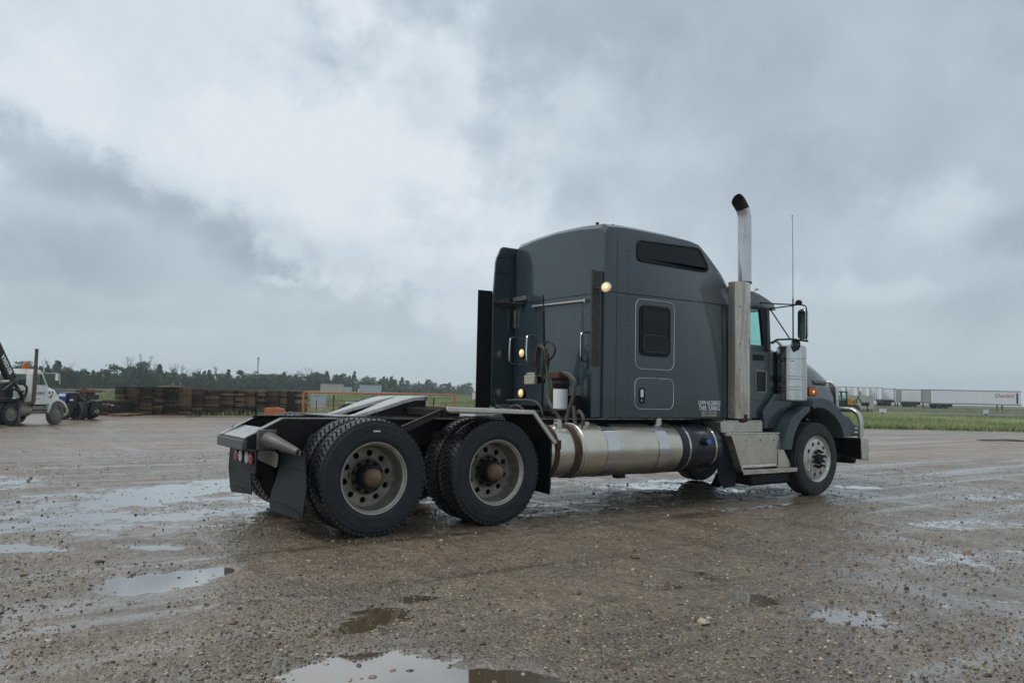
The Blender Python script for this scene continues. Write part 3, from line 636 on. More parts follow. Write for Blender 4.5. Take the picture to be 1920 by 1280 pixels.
# ---- fifth wheel: two sloping ramps and a slotted head
def fz(x): return float(np.interp(x, [.05, .18, .48, .64, .80, 1.1], [1.075, 1.105, 1.205, 1.258, 1.298, 1.310]))
def ramp(pts, th):
    mb = MB(); n = len(pts); mb.add([(x, y, fz(x)) for x, y in pts]+[(x, y, fz(x)-th) for x, y in pts], [tuple(range(n)), tuple(range(n, 2*n))]+[(i, (i+1) % n, n+(i+1) % n, n+i) for i in range(n)]); return mb
fw = holder('fifth_wheel', TRUCK)
for s_ in (1, -1):
    strips = [([.05, .34], [.05, .22])]
    mb = MB(); xs_ = [.10, .20, .34, .48, .64, .74, .80, .92, 1.0, 1.055, 1.08]
    yo = [.33, .36, .40, .44, .455, .455, .45, .42, .36, .25, .10]; yi = [.28, .25, .20, .14, .085, .055, .002, .002, .002, .002, .002]
    secs = [[(x, -s_*a, fz(x)), (x, -s_*b, fz(x)), (x, -s_*b, fz(x)-.045), (x, -s_*a, fz(x)-.045)] for x, a, b in zip(xs_, yo, yi)]
    mb.loft(secs, closed=True); P('ramp_plate', mb, PLATEST, fw, bev=.006)
    mb = MB(); secs = [[(x, -s_*(a-.03), fz(x)-.046), (x, -s_*(a-.05), fz(x)-.046), (x, -s_*(a-.05), fz(x)-.14), (x, -s_*(a-.03), fz(x)-.14)] for x, a in list(zip(xs_, yo))[2:9]]
    mb.loft(secs, closed=True); P('skirt', mb, DKPAINT, fw)
    mb = MB().prism([(.35, 1.06), (1.0, 1.06), (.85, 1.22), (.62, 1.22)], 'y', -.40*s_, -.36*s_); P('pivot_bracket', mb, DKPAINT, fw)
mb = MB().bx(-.1, 1.45, -.5, .5, 1.078, 1.092); P('slider_plate', mb, WETST, fw)
mb = MB().bx(.35, 1.35, -.48, -.40, 1.093, 1.13).bx(.35, 1.35, .40, .48, 1.093, 1.13).bx(1.1, 1.2, -.4, .4, 1.093, 1.15); P('slide_rail', mb, DKPAINT, fw)
mb = MB(); mb.lathe([(.10, -.10), (.16, -.08), (.16, .0), (.09, .0)], (.72, 0, 1.2), 'z', 20); P('jaw', mb, DKPAINT, fw)
mb = MB().tube([(.75, -.42, 1.16), (.8, -.62, 1.15), (.82, -.75, 1.14)], .011, 6); P('release_handle', mb, RUST, fw)
# deck between fifth wheel and cab
mb = MB().bx(1.55, 2.98, -.42, .42, 1.078, 1.094); P('deck_plate', mb, WETST)

# ---- tail: stop lamps, mud flaps, hangers
mb = MB(); mb.prism([(.33, .86), (-.33, .86), (-.37, .54), (.10, .50), (.33, .60)], 'x', -.838, -.826); P('lamp_panel', mb, BLACK, bev=.003)
mb = MB().bx(-.842, -.839, -.36, .02, .545, .625); P('panel_plate', mb, DKPAINT)
for y, mt in ((.272, REDL), (.13, WHL), (-.085, WHL), (-.225, REDL)):
    mb = MB(); mb.lathe([(.058, .0), (.058, -.012), (.05, -.02), (.0001, -.026)], (-.839, y, .672), 'x', 28); ob = P('tail_lamp', mb, mt, sharp=50)
    mb = MB(); mb.lathe([(.066, .0), (.066, -.010), (.058, -.010)], (-.8385, y, .672), 'x', 28); mb.build('lamp_rim', BLACK, ob)
def flap(s_):
    if s_ == 1: pts = [(-.45, .79), (-.46, .66), (-.40, .50), (-.30, .36), (-.27, .22), (-.33, .175), (-1.16, .205), (-1.25, .25), (-1.23, .5), (-1.12, .66), (-1.05, .79)]
    else: pts = [(.35, .80), (.33, .5), (.34, .25), (1.12, .19), (1.18, .22), (1.24, .45), (1.26, .80)]
    X0 = -.645 if s_ == 1 else -.66
    mb = MB(); rows = []; n = len(pts)
    f = lambda y, z: X0-.018*math.sin((z-.2)*7+s_)-.012*math.sin(y*9)-.05*max(0, .5-z)
    mb.add([(f(y, z), y, z) for y, z in pts]+[(f(y, z)+.012, y, z) for y, z in pts], [tuple(range(n)), tuple(range(n, 2*n))]+[(i, (i+1) % n, n+(i+1) % n, n+i) for i in range(n)])
    ob = P('mud_flap', mb, FLAPM, bev=.003)
    y0, y1, zz = ((-1.20, -.31, .265) if s_ == 1 else (.36, 1.16, .255))
    mb = MB().tube([(f(y0, zz)-.008, y0, zz-.01*(s_ == 1)), (f((y0+y1)/2, zz)-.010, (y0+y1)/2, zz+.012), (f(y1, zz)-.008, y1, zz)], .0065, 6); mb.build('flap_rib', FLAPM, ob)
    mb = MB().tube([(f(y0, .62)-.006, y0*.96, .62), (f(y1, .62)-.006, y1*.96-.13*s_, .615)], .005, 6); mb.build('flap_crease', FLAPM, ob)
flap(1); flap(-1)
for s_ in (1, -1):
    mb = MB(); mb.tube([(-.77, -.445*s_, .862), (-.765, -.50*s_, .865), (-.745, -.56*s_, .858), (-.665, -.92*s_, .795), (-.655, -1.0*s_, .782)], [.080, .080, .068, .036, .031], 8); ob = P('flap_hanger', mb, pm('worn_hanger_steel', (.135, .13, .12), .45, .5, .2, 5, dirt=((.09, .075, .06), .35, 5, (1, 1, 1))), sharp=50, bev=.012)
    mb = MB(); mb.box((-.775, -.447*s_, .862), (.19, .028, .20)); mb.build('hanger_boss', ob.data.materials[0], ob, .02)
    mb = MB(); mb.lathe([(.028, 0), (.028, -.003)], (-.655, -1.003*s_, .782), 'y', 16); mb.build('hanger_bore', SOOT_HOLE, ob)  # flat dark disc paints the shade inside the tube end
    mb = MB().box((-.652, -.75*s_, .775), (.016, .58, .045)); mb.build('flap_clamp', ob.data.materials[0], ob, .003)
mb = MB(); mb.prism([(.18, .69), (.16, .625), (-.40, .592), (-.43, .61), (-.455, .70), (-.43, .725), (-.33, .742), (.10, .715)], 'x', -.665, -.652); P('added_pale_plate', mb, PLATEY, bev=.004)  # pale plate added for an unidentified pale patch below the rail

# ---- quarter fenders over the front drive axle
def strip_along(path, y0, y1, th):
    mb = MB(); secs = []
    for i, (x, z) in enumerate(path):
        a = Vector((x, z))-Vector(path[i-1]) if i else Vector(path[1])-Vector(path[0]); b = Vector(path[i+1])-Vector((x, z)) if i+1 < len(path) else a
        t = (a.normalized()+b.normalized()).normalized(); n = Vector((-t.y, t.x))
        q = n*th/2; secs.append([(x+q.x, y0, z+q.y), (x+q.x, y1, z+q.y), (x-q.x, y1, z-q.y), (x-q.x, y0, z-q.y)])
    return mb.loft(secs, closed=True)
for s_ in (1, -1):
    pth = [(.73, 1.188), (1.80, 1.165), (2.10, .835)]
    P('quarter_fender', strip_along(pth, -1.235*s_, -.60*s_, .010), DKPAINT, bev=.002)
    P('fender_edge', strip_along([(.73, 1.186), (1.80, 1.163), (2.105, .825)], -1.262*s_, -1.236*s_, .052), STAIN2, bev=.010)
    mb = MB().bx(.70, .76, -1.235*s_, -.43*s_, 1.11, 1.185); P('fender_arm', mb, DKPAINT, bev=.006)
    mb = MB(); mb.add([(.76, -1.24*s_, 1.16), (.68, -1.24*s_, 1.185), (.38, -1.0*s_, 1.01), (.42, -1.0*s_, .95), (.76, -1.20*s_, 1.16), (.68, -1.20*s_, 1.185), (.38, -.96*s_, 1.01), (.42, -.96*s_, .95)], [(0, 1, 2, 3), (4, 5, 6, 7), (0, 1, 5, 4), (1, 2, 6, 5), (2, 3, 7, 6), (3, 0, 4, 7)]); P('fender_brace', mb, RUSTSTRIP)
    mb = MB(); mb.prism([(-1.22*s_, .86), (-.66*s_, .86), (-.64*s_, .30), (-1.20*s_, .28)], 'x', 2.065, 2.078); P('front_mud_flap', mb, FLAPM)
    mb = MB().tube([(2.11, -1.17*s_, .82), (2.10, -1.17*s_, .33)], .010, 6); P('flap_edge', mb, DKPAINT)

# ---- tanks and their straps
def tank(x0, x1, mat, s_, Rt=.310, yc=.865, zc=.715, rr=.045):
    mb = MB(); mb.lathe([(.0001, x0+.012), (Rt-.09, x0+.004), (Rt-rr, x0), (Rt-.012, x0+.012), (Rt, x0+rr), (Rt, x1-rr), (Rt-.012, x1-.012), (Rt-rr, x1), (.0001, x1-.006)], (0, -yc*s_, zc), 'x', 64); return mb
def strap(x0, x1, s_, mat, name, dr=.008, Rt=.310, yc=.865, zc=.715, par=TRUCK):
    mb = MB(); mb.lathe([(Rt+.001, x0), (Rt+dr, x0+.002), (Rt+dr, x1-.002), (Rt+.001, x1)], (0, -yc*s_, zc), 'x', 64, False); return mb.build(name, mat, par)
for s_ in (1, -1):
    ob = P('fuel_tank', tank(2.56, 4.21, TANKM, s_), TANKM, sharp=50)
    for a, b in ((2.935, 3.125), (3.77, 3.955)): strap(a, b, s_, BAND, 'tank_band', .006, par=ob)
    mb = MB(); mb.lathe([(.310, 2.60), (.318, 2.605), (.318, 2.625), (.310, 2.63)], (0, -.865*s_, .715), 'x', 64, False); mb.build('tank_rim', ALU, ob)
    mb = MB(); mb.lathe([(.045, -.01), (.045, .03), (.03, .036), (.0001, .036)], (2.80, -.93*s_, 1.018), 'z', 20); mb.build('tank_fitting', ALU, ob)
    mb = MB(); mb.lathe([(.045, -.02), (.047, .03), (.047, .07), (.03, .078), (.0001, .078)], (4.0, -.92*s_, 1.02), 'z', 20); mb.build('filler_cap', STAIN2, ob)
    mb = MB().bx(3.35, 3.47, -.90*s_, -.80*s_, .365, .41); mb.build('tank_foot', DKPAINT, ob)
    ob = P('def_tank', tank(4.215, 4.98, DEFM, s_, .298), DEFM, sharp=50)
    for a, b in ((4.315, 4.352), (4.80, 4.836)): strap(a, b, s_, STAIN, 'tank_band', .010, .298, par=ob)
    mb = MB(); mb.lathe([(.052, .06), (.05, .0), (.042, -.05), (.0001, -.055)], (4.60, -1.165*s_, .80), 'y', 20); mb.build('cap_base', BLACK, ob)
    mb = MB(); mb.lathe([(.034, -.05), (.034, -.075), (.0001, -.08)], (4.60, -1.165*s_, .805), 'y', 16); mb.build('filler_cap', BLUECAP, ob)
ob = P('hydraulic_tank', tank(2.125, 2.53, ALU, 1, .298), ALU, sharp=50)
for a, b in ((2.17, 2.235), (2.465, 2.53)): strap(a, b, 1, RUST, 'rusty_strap', .012, .298, par=ob)
mb = MB(); mb.lathe([(.05, -.02), (.05, .035), (.046, .04), (.046, .075), (.03, .083), (.0001, .083)], (2.36, -.96, 1.0), 'z', 20); mb.build('filler_cap', STAIN2, ob)
mb = MB().bx(2.185, 2.225, -1.20, -1.176, .76, .86); mb.build('strap_bolt', RUST, ob)
mb = MB()
for x in (2.5, 3.3, 4.25): mb.bx(x, x+.05, -.84, -.43, .42, .52).bx(x, x+.05, .43, .84, .42, .52)
P('tank_bracket', mb, DKPAINT)

# ---- sleeper
def ring(y):
    k = {0: 0, 1: 1, 2: 2, 3: 3}[y]; t = []
    T = [((3.10, 1.09), (3.062, 1.09), (3.05, 1.09), (3.045, 1.09)), ((3.10, 2.56), (3.062, 2.56), (3.05, 2.56), (3.03, 2.56)), ((3.10, 3.24), (3.062, 3.32), (3.05, 3.39), (3.04, 3.452)),
         ((3.15, 3.315), (3.12, 3.41), (3.10, 3.452), (3.09, 3.495)), ((3.40, 3.335), (3.40, 3.43), (3.38, 3.470), (3.38, 3.525)), ((3.63, 3.335), (3.63, 3.432), (3.63, 3.474), (3.63, 3.535)), ((4.2, 3.352), (4.2, 3.428), (4.23, 3.466), (4.2, 3.535)),
         ((4.55, 3.362), (4.55, 3.418), (4.57, 3.445), (4.6, 3.505)), ((4.72, 3.335), (4.73, 3.388), (4.745, 3.418), (4.8, 3.455)), ((4.865, 3.20), (4.90, 3.27), (4.93, 3.325), (4.98, 3.37)), ((5.03, 3.07), (5.06, 3.14), (5.09, 3.20), (5.13, 3.25)),
         ((5.155, 2.98), (5.19, 3.03), (5.23, 3.09), (5.27, 3.14)), ((5.27, 2.86), (5.30, 2.90), (5.34, 2.96), (5.38, 3.0)), ((5.325, 2.74), (5.345, 2.77), (5.37, 2.80), (5.40, 2.83)), ((5.345, 2.62), (5.36, 2.62), (5.37, 2.62), (5.38, 2.62)), ((5.345, 1.09), (5.36, 1.09), (5.37, 1.09), (5.38, 1.09))]
    return [q[k] for q in T]
secs = []
for yv, k in ((-.95, 0), (-.932, 1), (-.86, 2), (-.45, 2.5), (0, 3), (.45, 2.5), (.86, 2), (.932, 1), (.95, 0)):
    if k == 2.5: pts = [((a[0]+b[0])/2, a[1]*.3+b[1]*.7) for a, b in zip(ring(2), ring(3))]
    else: pts = ring(k)
    secs.append([(x, yv, z) for x, z in pts])
mb = MB().loft(secs, closed=True)
SLEEP = P('sleeper', mb, PAINT, sharp=28)
SY = -.9515
def side(poly, mat, name, y0=SY, y1=None, parent=SLEEP, bev=0.0):
    mb = MB().prism(poly, 'y', y0, -.93 if y1 is None else y1); return mb.build(name, mat, parent, bev)
def trim(poly, mat, name, r=.006, y=-.953, parent=SLEEP, closed=True):
    mb = MB().tube([(x, y, z) for x, z in poly], r, 6, closed=closed); return mb.build(name, mat, parent)
def soft(poly, r, k=4):
    out = []; n = len(poly)
    for i in range(n):
        p, a, b = Vector(poly[i]), Vector(poly[i-1]), Vector(poly[(i+1) % n]); u_ = p+(a-p).normalized()*r; w_ = p+(b-p).normalized()*r
        for j in range(k+1):
            t = j/k; out.append(tuple(u_*(1-t)**2+p*2*t*(1-t)+w_*t*t))
    return out
uw = soft([(3.585, 3.295), (4.70, 3.335), (4.895, 3.10), (4.845, 3.04), (3.585, 3.045)], .07)
side(uw, DARKGL, 'side_window', -.957); trim(uw, BLACK, 'window_seal', .013, -.956)
uw2 = [(x, z) for x, z in uw]
mb = MB().prism(uw, 'y', .93, .957); mb.build('side_window', DARKGL, SLEEP)
side(rrect(3.56, 1.70, 4.245, 2.57, .10), PAINT, 'access_door', -.9545); trim(rrect(3.56, 1.70, 4.245, 2.57, .10), STAIN2, 'door_trim', .0048, -.956)
wn = side(rrect(3.628, 1.862, 4.17, 2.50, .075), BLACK, 'door_window_frame', -.969, bev=.006)
side(rrect(3.668, 2.165, 4.13, 2.465, .045), DARKGL, 'upper_pane', -.972, -.955, wn); side(rrect(3.668, 1.90, 4.13, 2.14, .045), DARKGL, 'lower_pane', -.9715, -.955, wn)
trim(rrect(3.668, 1.90, 4.13, 2.465, .05), DKPAINT, 'pane_rail', .007, -.972, wn); trim(rrect(3.69, 1.915, 4.11, 2.125, .045), PAINT2, 'sash_edge', .0035, -.974, wn)
ld = side(rrect(3.56, 1.205, 4.24, 1.588, .09), PAINT, 'luggage_door', -.9545); trim(rrect(3.56, 1.205, 4.24, 1.588, .09), STAIN2, 'door_trim', .0048, -.956)
side(rrect(3.63, 1.27, 3.735, 1.465, .03), BLACK, 'latch_recess', -.957, parent=ld); side(rrect(3.655, 1.345, 3.695, 1.445, .018), DECAL, 'latch_handle', -.972, parent=ld, bev=.004)
mb = MB().lathe([(.012, 0), (.012, -.008), (.0001, -.008)], (3.672, -.957, 1.31), 'y', 12); mb.build('latch_lock', STAIN2, ld)
# seams, cover strips, rivets
mb = MB().tube([(3.12, -.951, 2.612), (5.33, -.951, 2.628)], .0045, 5).tube([(3.047, -.88, 2.60), (3.03, 0, 2.60), (3.047, .88, 2.60)], .0045, 5).tube([(5.19, -.951, 2.62), (5.20, -.951, 1.10)], .003, 5).tube([(3.25, -.951, 3.26), (3.25, -.951, 1.10)], .0025, 5)
mb.build('panel_seam', DKPAINT, SLEEP)
mb = MB()
for k in range(26): mb.lathe([(.007, 0), (.005, -.004), (.0001, -.005)], (3.44+.0*k, -.9515, 1.2+k*.078), 'y', 6)
for k in range(20): mb.lathe([(.006, 0), (.004, -.004), (.0001, -.005)], (3.20+k*.105, -.9515, 1.115), 'y', 6)
mb.build('rivets', DKPAINT, SLEEP)['kind'] = 'stuff'
mb = MB().bx(3.11, 5.34, -.9515, -.93, 1.088, 1.10); mb.build('sill_strip', DKPAINT, SLEEP)
text('weight_lettering', 'GVW 63,500KG', DECAL, SLEEP, (4.928, -.9535, 1.292), (R(90), 0, 0), .080, .0006, sx=.80, bold=.0014)
text('weight_lettering', 'TARE  9,500KG', DECAL, SLEEP, (4.928, -.9535, 1.223), (R(90), 0, 0), .082, .0006, sx=.77, bold=.0014)
pl = side([(4.775, 1.118), (5.065, 1.118), (5.065, 1.186), (4.775, 1.186)], PLATEY, 'permit_plate', -.9545)
text('permit_number', 'TB04174', INKB, pl, (4.92, -.9555, 1.152), (R(90), 0, 0), .058, .0005)
# rear wall hardware
mb = MB().prism([(2.905, 1.10), (3.06, 1.10), (3.06, 2.86), (2.895, 2.85)], 'y', -.905, -.885)
ob = mb.build('corner_plate', PAINT, SLEEP, .004)
mb = MB().bx(2.894, 2.93, -.9085, -.8815, 1.70, 2.86).prism([(2.893, 1.70), (3.02, 1.70), (3.02, 2.853), (2.893, 2.847)], 'y', -.909, -.9055); mb.build('rusted_edge', RUSTSTRIP, ob)
def grab(y, z0, z1, dx=.10, dy=.0):
    mb = MB().tube(catmull([(3.04, y-dy, z0), (3.04-dx*.7, y, z0+.005), (3.04-dx, y, z0+.06), (3.04-dx, y, z1-.06), (3.04-dx*.7, y, z1-.005), (3.04, y-dy, z1)], 4), .013, 8); mb.build('grab_handle', STAIN, SLEEP)
grab(.86, 1.77, 2.135, .10); grab(.465, 1.77, 2.145, .10); grab(-.66, 1.775, 2.13, .10)
mb = MB().tube([(3.0, .42, 2.533), (3.0, -.645, 2.518)], .014, 8).box((3.02, .42, 2.533), (.06, .03, .04)).box((3.02, -.645, 2.518), (.06, .03, .04)); mb.build('wall_rail', STAIN2, SLEEP)
for z in (1.916, 1.372):
    mb = MB(); mb.lathe([(.072, .0), (.072, -.02), (.062, -.03), (.0001, -.03)], (3.045, .684, z), 'x', 24); ob = mb.build('marker_lamp', BLACK, SLEEP)
    mb = MB(); mb.lathe([(.056, -.03), (.045, -.042), (.0001, -.048)], (3.045, .684, z), 'x', 24); mb.build('lamp_lens', LAMPON, ob, sharp=60)
    mb = MB(); mb.lathe([(.026, -.045), (.018, -.054), (.0001, -.056)], (3.045, .684, z+.006), 'x', 16); mb.build('lamp_core', LAMPCORE, ob, sharp=60)
mb = MB().bx(3.01, 3.04, .61, .91, 2.64, 2.70); mb.build('wall_bracket', ALU, SLEEP)
mb = MB().bx(3.02, 3.04, .86, .90, 2.27, 2.52); mb.build('wall_bracket', ALU, SLEEP)
# left-hand cab extender with its rubber skirt and stay
mb = MB().prism(soft([(2.715, 1.17), (3.28, 1.17), (3.28, 3.405), (2.83, 3.40), (2.745, 3.20), (2.705, 2.60)], .05), 'y', .952, .985); EXT = P('cab_extender', mb, PAINT, bev=.006)
mb = MB().prism([(2.485, 1.165), (2.72, 1.165), (2.715, 2.77), (2.485, 2.765)], 'y', .985, .995); mb.build('extender_skirt', BLACK, EXT)
mb = MB().tube([(2.73, .955, 2.61), (3.04, .67, 2.59)], .020, 8).tube([(2.73, .955, 2.585), (3.04, .67, 2.565)], .012, 6); mb.build('stay', DKPAINT, EXT)
mb = MB().tube([(2.72, .95, 3.02), (3.0, .95, 3.03)], .004, 5).tube([(2.735, .95, 3.24), (3.04, .95, 3.26)], .004, 5); mb.build('extender_seam', DKPAINT, EXT)
# work lamp on the right rear corner
mb = MB().tube([(2.93, -.91, 2.635), (2.95, -.99, 2.632)], .012, 8).tube([(2.95, -.98, 2.60), (2.95, -.985, 2.66)], .010, 8); WL = P('work_lamp', mb, RUST)
mb = MB(); mb.lathe([(.026, .06), (.052, .042), (.066, .0), (.066, -.015), (.058, -.022)], (0, 0, 0), 'x', 28); ob = mb.build('lamp_shell', STAIN2, WL); ob.location = (2.99, -1.05, 2.637); ob.rotation_euler = (0, R(8), R(30))
mb = MB(); mb.lathe([(.057, -.016), (.046, -.028), (.0001, -.036)], (0, 0, 0), 'x', 28); ob = mb.build('lamp_lens', LAMPON, WL, sharp=60); ob.location = (2.99, -1.05, 2.637); ob.rotation_euler = (0, R(8), R(30))
mb = MB(); mb.lathe([(.026, -.031), (.016, -.038), (.0001, -.041)], (0, 0, 0), 'x', 20); ob = mb.build('lamp_core', LAMPCORE, WL, sharp=60); ob.location = (2.99, -1.05, 2.637); ob.rotation_euler = (0, R(8), R(30))
mb = MB().tube([(3.14, -.70, 3.46), (3.14, -.70, 3.50)], .02, 8).tube([(3.4, -.70, 3.49), (3.4, -.70, 3.515)], .018, 8); P('roof_bolt', mb, DKPAINT)

# ---- hoses, pump and catwalk gear behind the cab
mb = MB().tube([(2.7, -.21, 1.09), (2.7, -.23, 1.95), (2.70, -.205, 2.40)], .016, 8).tube([(2.7, -.205, 2.38), (2.7, -.20, 2.60)], .009, 6); HP = P('hose_post', mb, DKPAINT)
mb = MB().tube([(2.7, -.205, 2.40), (2.7, -.204, 2.47)], .014, 8); mb.build('post_tip', RUST, HP)
mb = MB()
for k in range(14):
    o1, o2 = rnd.uniform(-.035, .035), rnd.uniform(-.05, .05)
    yl, yr = -.11+rnd.uniform(-.03, .06), -.31+rnd.uniform(-.05, .03); zb = 1.56+rnd.uniform(-.03, .06)
    mb.tube(catmull([(2.70+o1, yl+.02, zb), (2.69+o2, yl, 1.80), (2.68+o1, (yl-.21)/2+.01, 1.935+.01*k*.3), (2.67+o2, -.22, 1.955), (2.67+o1, yr+.03, 1.90), (2.68+o2, yr, 1.76), (2.7, yr+.05, zb+.03), (2.7, -.22, zb-.03)], 4), .0075, 6)
P('hose_bundle', mb, CABLEM)
mb = MB().tube(catmull([(2.68, -.20, 1.965), (2.66, -.29, 1.92), (2.66, -.335, 1.72), (2.67, -.37, 1.50), (2.7, -.40, 1.30), (2.72, -.33, 1.14), (2.7, -.1, 1.11), (2.66, .1, 1.16)], 5), .012, 7); P('green_air_hose', mb, GREENH)
mb = MB().tube(catmull([(2.68, -.22, 1.95), (2.68, -.33, 2.01), (2.69, -.44, 1.96), (2.70, -.455, 1.88), (2.7, -.38, 1.80), (2.7, -.33, 1.78)], 5), .012, 7); P('air_hose', mb, HOSEB)
mb = MB().bx(2.64, 2.78, -.12, .10, 1.48, 1.60).bx(2.66, 2.76, -.10, .08, 1.60, 1.63); P('valve_block', mb, PLATEY, bev=.012)
mb = MB().bx(2.68, 2.80, -.14, .25, 1.50, 1.58); P('valve_shelf', mb, DKPAINT)
mb = MB().bx(2.62, 2.82, -.64, -.42, 1.55, 1.63).bx(2.66, 2.80, -.62, -.44, 1.36, 1.56).bx(2.7, 2.78, -.46, -.40, 1.12, 1.60); P('pump_body', mb, RUST, bev=.01)
mb = MB(); mb.lathe([(.06, .0), (.09, .03), (.10, .07), (.085, .08)], (2.68, -.60, 1.42), 'z', 24); P('filter_head', mb, DKPAINT)
mb = MB(); mb.lathe([(.0001, 0), (.06, .002), (.086, .02), (.088, .23), (.086, .25)], (2.68, -.60, 1.175), 'z', 32); P('filter_canister', mb, WHITEC, sharp=40)
for pts, r_ in (([(2.7, -.62, 1.615), (2.7, -.70, 1.61), (2.7, -.79, 1.575), (2.7, -.845, 1.50), (2.7, -.82, 1.34), (2.7, -.76, 1.22), (2.7, -.71, 1.10), (2.7, -.69, .98)], .024), ([(2.7, -.66, 1.60), (2.7, -.75, 1.57), (2.71, -.79, 1.48), (2.72, -.80, 1.35)], .02),
                ([(2.62, -.42, 1.36), (2.62, -.46, 1.28), (2.62, -.53, 1.20), (2.66, -.60, 1.10), (2.66, -.65, .99)], .024), ([(2.72, -.80, 1.23), (2.72, -.82, 1.12), (2.72, -.84, .98)], .024), ([(2.74, -.86, 1.15), (2.72, -.91, 1.172), (2.72, -.97, 1.12), (2.72, -.985, 1.07), (2.74, -.93, .99)], .02)):
    mb = MB().tube(catmull(pts, 5), r_, 9); P('hydraulic_hose', mb, HOSEM)
mb = MB().tube(catmull([(2.6, .40, 1.27), (2.62, .1, 1.285), (2.6, -.2, 1.27), (2.6, -.33, 1.19), (2.6, -.36, 1.10)], 5), .014, 7).tube(catmull([(2.5, .5, 1.2), (2.45, .2, 1.16), (2.4, -.1, 1.22), (2.45, -.3, 1.10)], 5), .013, 7); P('deck_hose', mb, HOSEM)
mb = MB().bx(2.5, 2.9, .05, .55, 1.10, 1.22).bx(2.55, 2.75, -.35, -.05, 1.095, 1.16); P('deck_box', mb, DKPAINT, bev=.015)
mb = MB().tube([(2.75, .80, 1.10), (2.72, .90, 1.30)], .006, 5).tube([(2.70, .75, 1.12), (2.78, .5, 1.14)], .012, 6); P('cable_end', mb, HOSEM)
mb = MB().bx(2.78, 2.9, -.72, -.30, 1.095, 1.35); P('pump_bracket', mb, DKPAINT)

# ---- cab
CY_ = .95
roof = [(5.36, 2.66), (5.36, 2.92), (5.75, 2.925), (6.02, 2.885), (6.20, 2.83), (6.345, 2.775), (6.36, 2.755), (6.22, 2.655)]
secs = []
for y, dz, dx in ((-.95, -.10, -.03), (-.925, -.035, -.01), (-.82, .0, 0), (-.4, .03, .02), (0, .04, .03), (.4, .03, .02), (.82, 0, 0), (.925, -.035, -.01), (.95, -.10, -.03)):
    secs.append([(x+(dx if x > 6 else 0), y, z+(dz if z > 2.7 else 0)) for x, z in roof])
CAB = P('cab', MB().loft(secs, closed=True), PAINT, sharp=30)
for s_ in (1, -1):
    q = -s_
    # door: lower panel, pillars, header; the window opening stays open for the glass
    mb = MB()
    mb.prism([(5.37, 1.09), (6.29, 1.09), (6.29, 2.03), (6.09, 2.03), (5.37, 2.03)], 'y', .95*q, .90*q)
    mb.build('cab_side', PAINT, CAB, .006)
    mb = MB().prism([(5.37, 2.03), (5.44, 2.03), (5.44, 2.66), (5.37, 2.66)], 'y', .948*q, .90*q); mb.build('rear_pillar', PAINT, CAB)
    mb = MB().prism([(6.17, 2.032), (6.27, 2.032), (6.235, 2.66), (6.15, 2.658)], 'y', .93*q, .86*q); mb.build('windscreen_pillar', PAINT2, CAB, .01)
    mb = MB().prism([(6.09, 2.032), (6.17, 2.032), (6.145, 2.656), (6.00, 2.656)], 'y', .946*q, .90*q); mb.build('door_frame', BLACK, CAB, .004)
    mb = MB().prism([(5.44, 2.63), (6.01, 2.63), (6.0, 2.656), (5.44, 2.656)], 'y', .949*q, .90*q); mb.build('door_header', BLACK, CAB)
    mb = MB().prism([(5.44, 2.032), (6.088, 2.032), (6.01, 2.628), (5.44, 2.628)], 'y', .925*q, .921*q); mb.build('door_glass', CABGL, CAB)
    mb = MB().prism([(5.44, 2.032), (6.088, 2.032), (6.075, 2.12), (5.44, 2.12)], 'y', .944*q, .928*q); mb.build('window_sill', PAINT, CAB)
    mb = MB().prism([(5.885, 1.455), (6.12, 1.455), (6.12, 1.755), (5.885, 1.755)], 'y', .953*q, .94*q); ob = mb.build('lower_window', DARKGL, CAB)
    mb = MB().tube([(x, .954*q, z) for x, z in rrect(5.885, 1.455, 6.12, 1.755, .03)], .009, 6, closed=True); mb.build('window_trim', PLATEY, ob)
    mb = MB().tube([(5.42, .953*q, 1.345), (6.10, .953*q, 1.35)]+[(6.10+.1*math.sin(a), .953*q, 1.45-.1*math.cos(a)) for a in (.4, .8, 1.2)]+[(6.205, .953*q, 1.46), (6.185, .953*q, 2.1), (6.15, .953*q, 2.62)], .007, 6); mb.build('door_edge', PAINT2, CAB)
    mb = MB().prism([(5.83, 1.90), (6.07, 1.90), (6.07, 1.985), (5.83, 1.985)], 'y', .955*q, .945*q); mb.build('door_handle', BLACK, CAB)
    mb = MB().tube([(5.93, .80*q, 2.18), (5.90, .80*q, 2.20), (5.90, .80*q, 2.40), (5.94, .80*q, 2.44)], .012, 6); mb.build('inside_grab', INTER, CAB)
mb = MB(); mb.add([(6.20, -.86, 2.65), (6.20, .86, 2.65), (6.345, .86, 2.09), (6.345, -.86, 2.09), (6.205, -.86, 2.65), (6.205, .86, 2.65), (6.35, .86, 2.09), (6.35, -.86, 2.09)], [(0, 1, 2, 3), (4, 5, 6, 7), (0, 1, 5, 4), (1, 2, 6, 5), (2, 3, 7, 6), (3, 0, 4, 7)]); mb.build('windscreen', CABGL, CAB)
mb = MB().bx(6.0, 6.3, -.88, .88, 1.15, 2.05).box((5.9, .38, 2.0), (.05, .40, .40), ry=R(30)); mb.build('dashboard', INTER, CAB, .03)
for y in (-.45, .45):
    mb = MB().bx(5.45, 5.9, y-.25, y+.25, 1.5, 1.65).bx(5.42, 5.52, y-.24, y+.24, 1.65, 2.15); mb.build('seat', INTER, CAB, .04)
mb = MB(); mb.prism([(6.24, 2.72), (6.47, 2.66), (6.475, 2.675), (6.25, 2.755)], 'y', -.86, .86); mb.build('sun_visor', PAINT, CAB, .004)
for y in (-.55, -.3, 0, .3, .55):
    mb = MB(); mb.lathe([(.05, 0), (.048, .03), (.035, .055), (.0001, .065)], (6.02, y, 2.915), 'z', 16); mb.build('roof_lamp', AMBL, CAB, sharp=60)
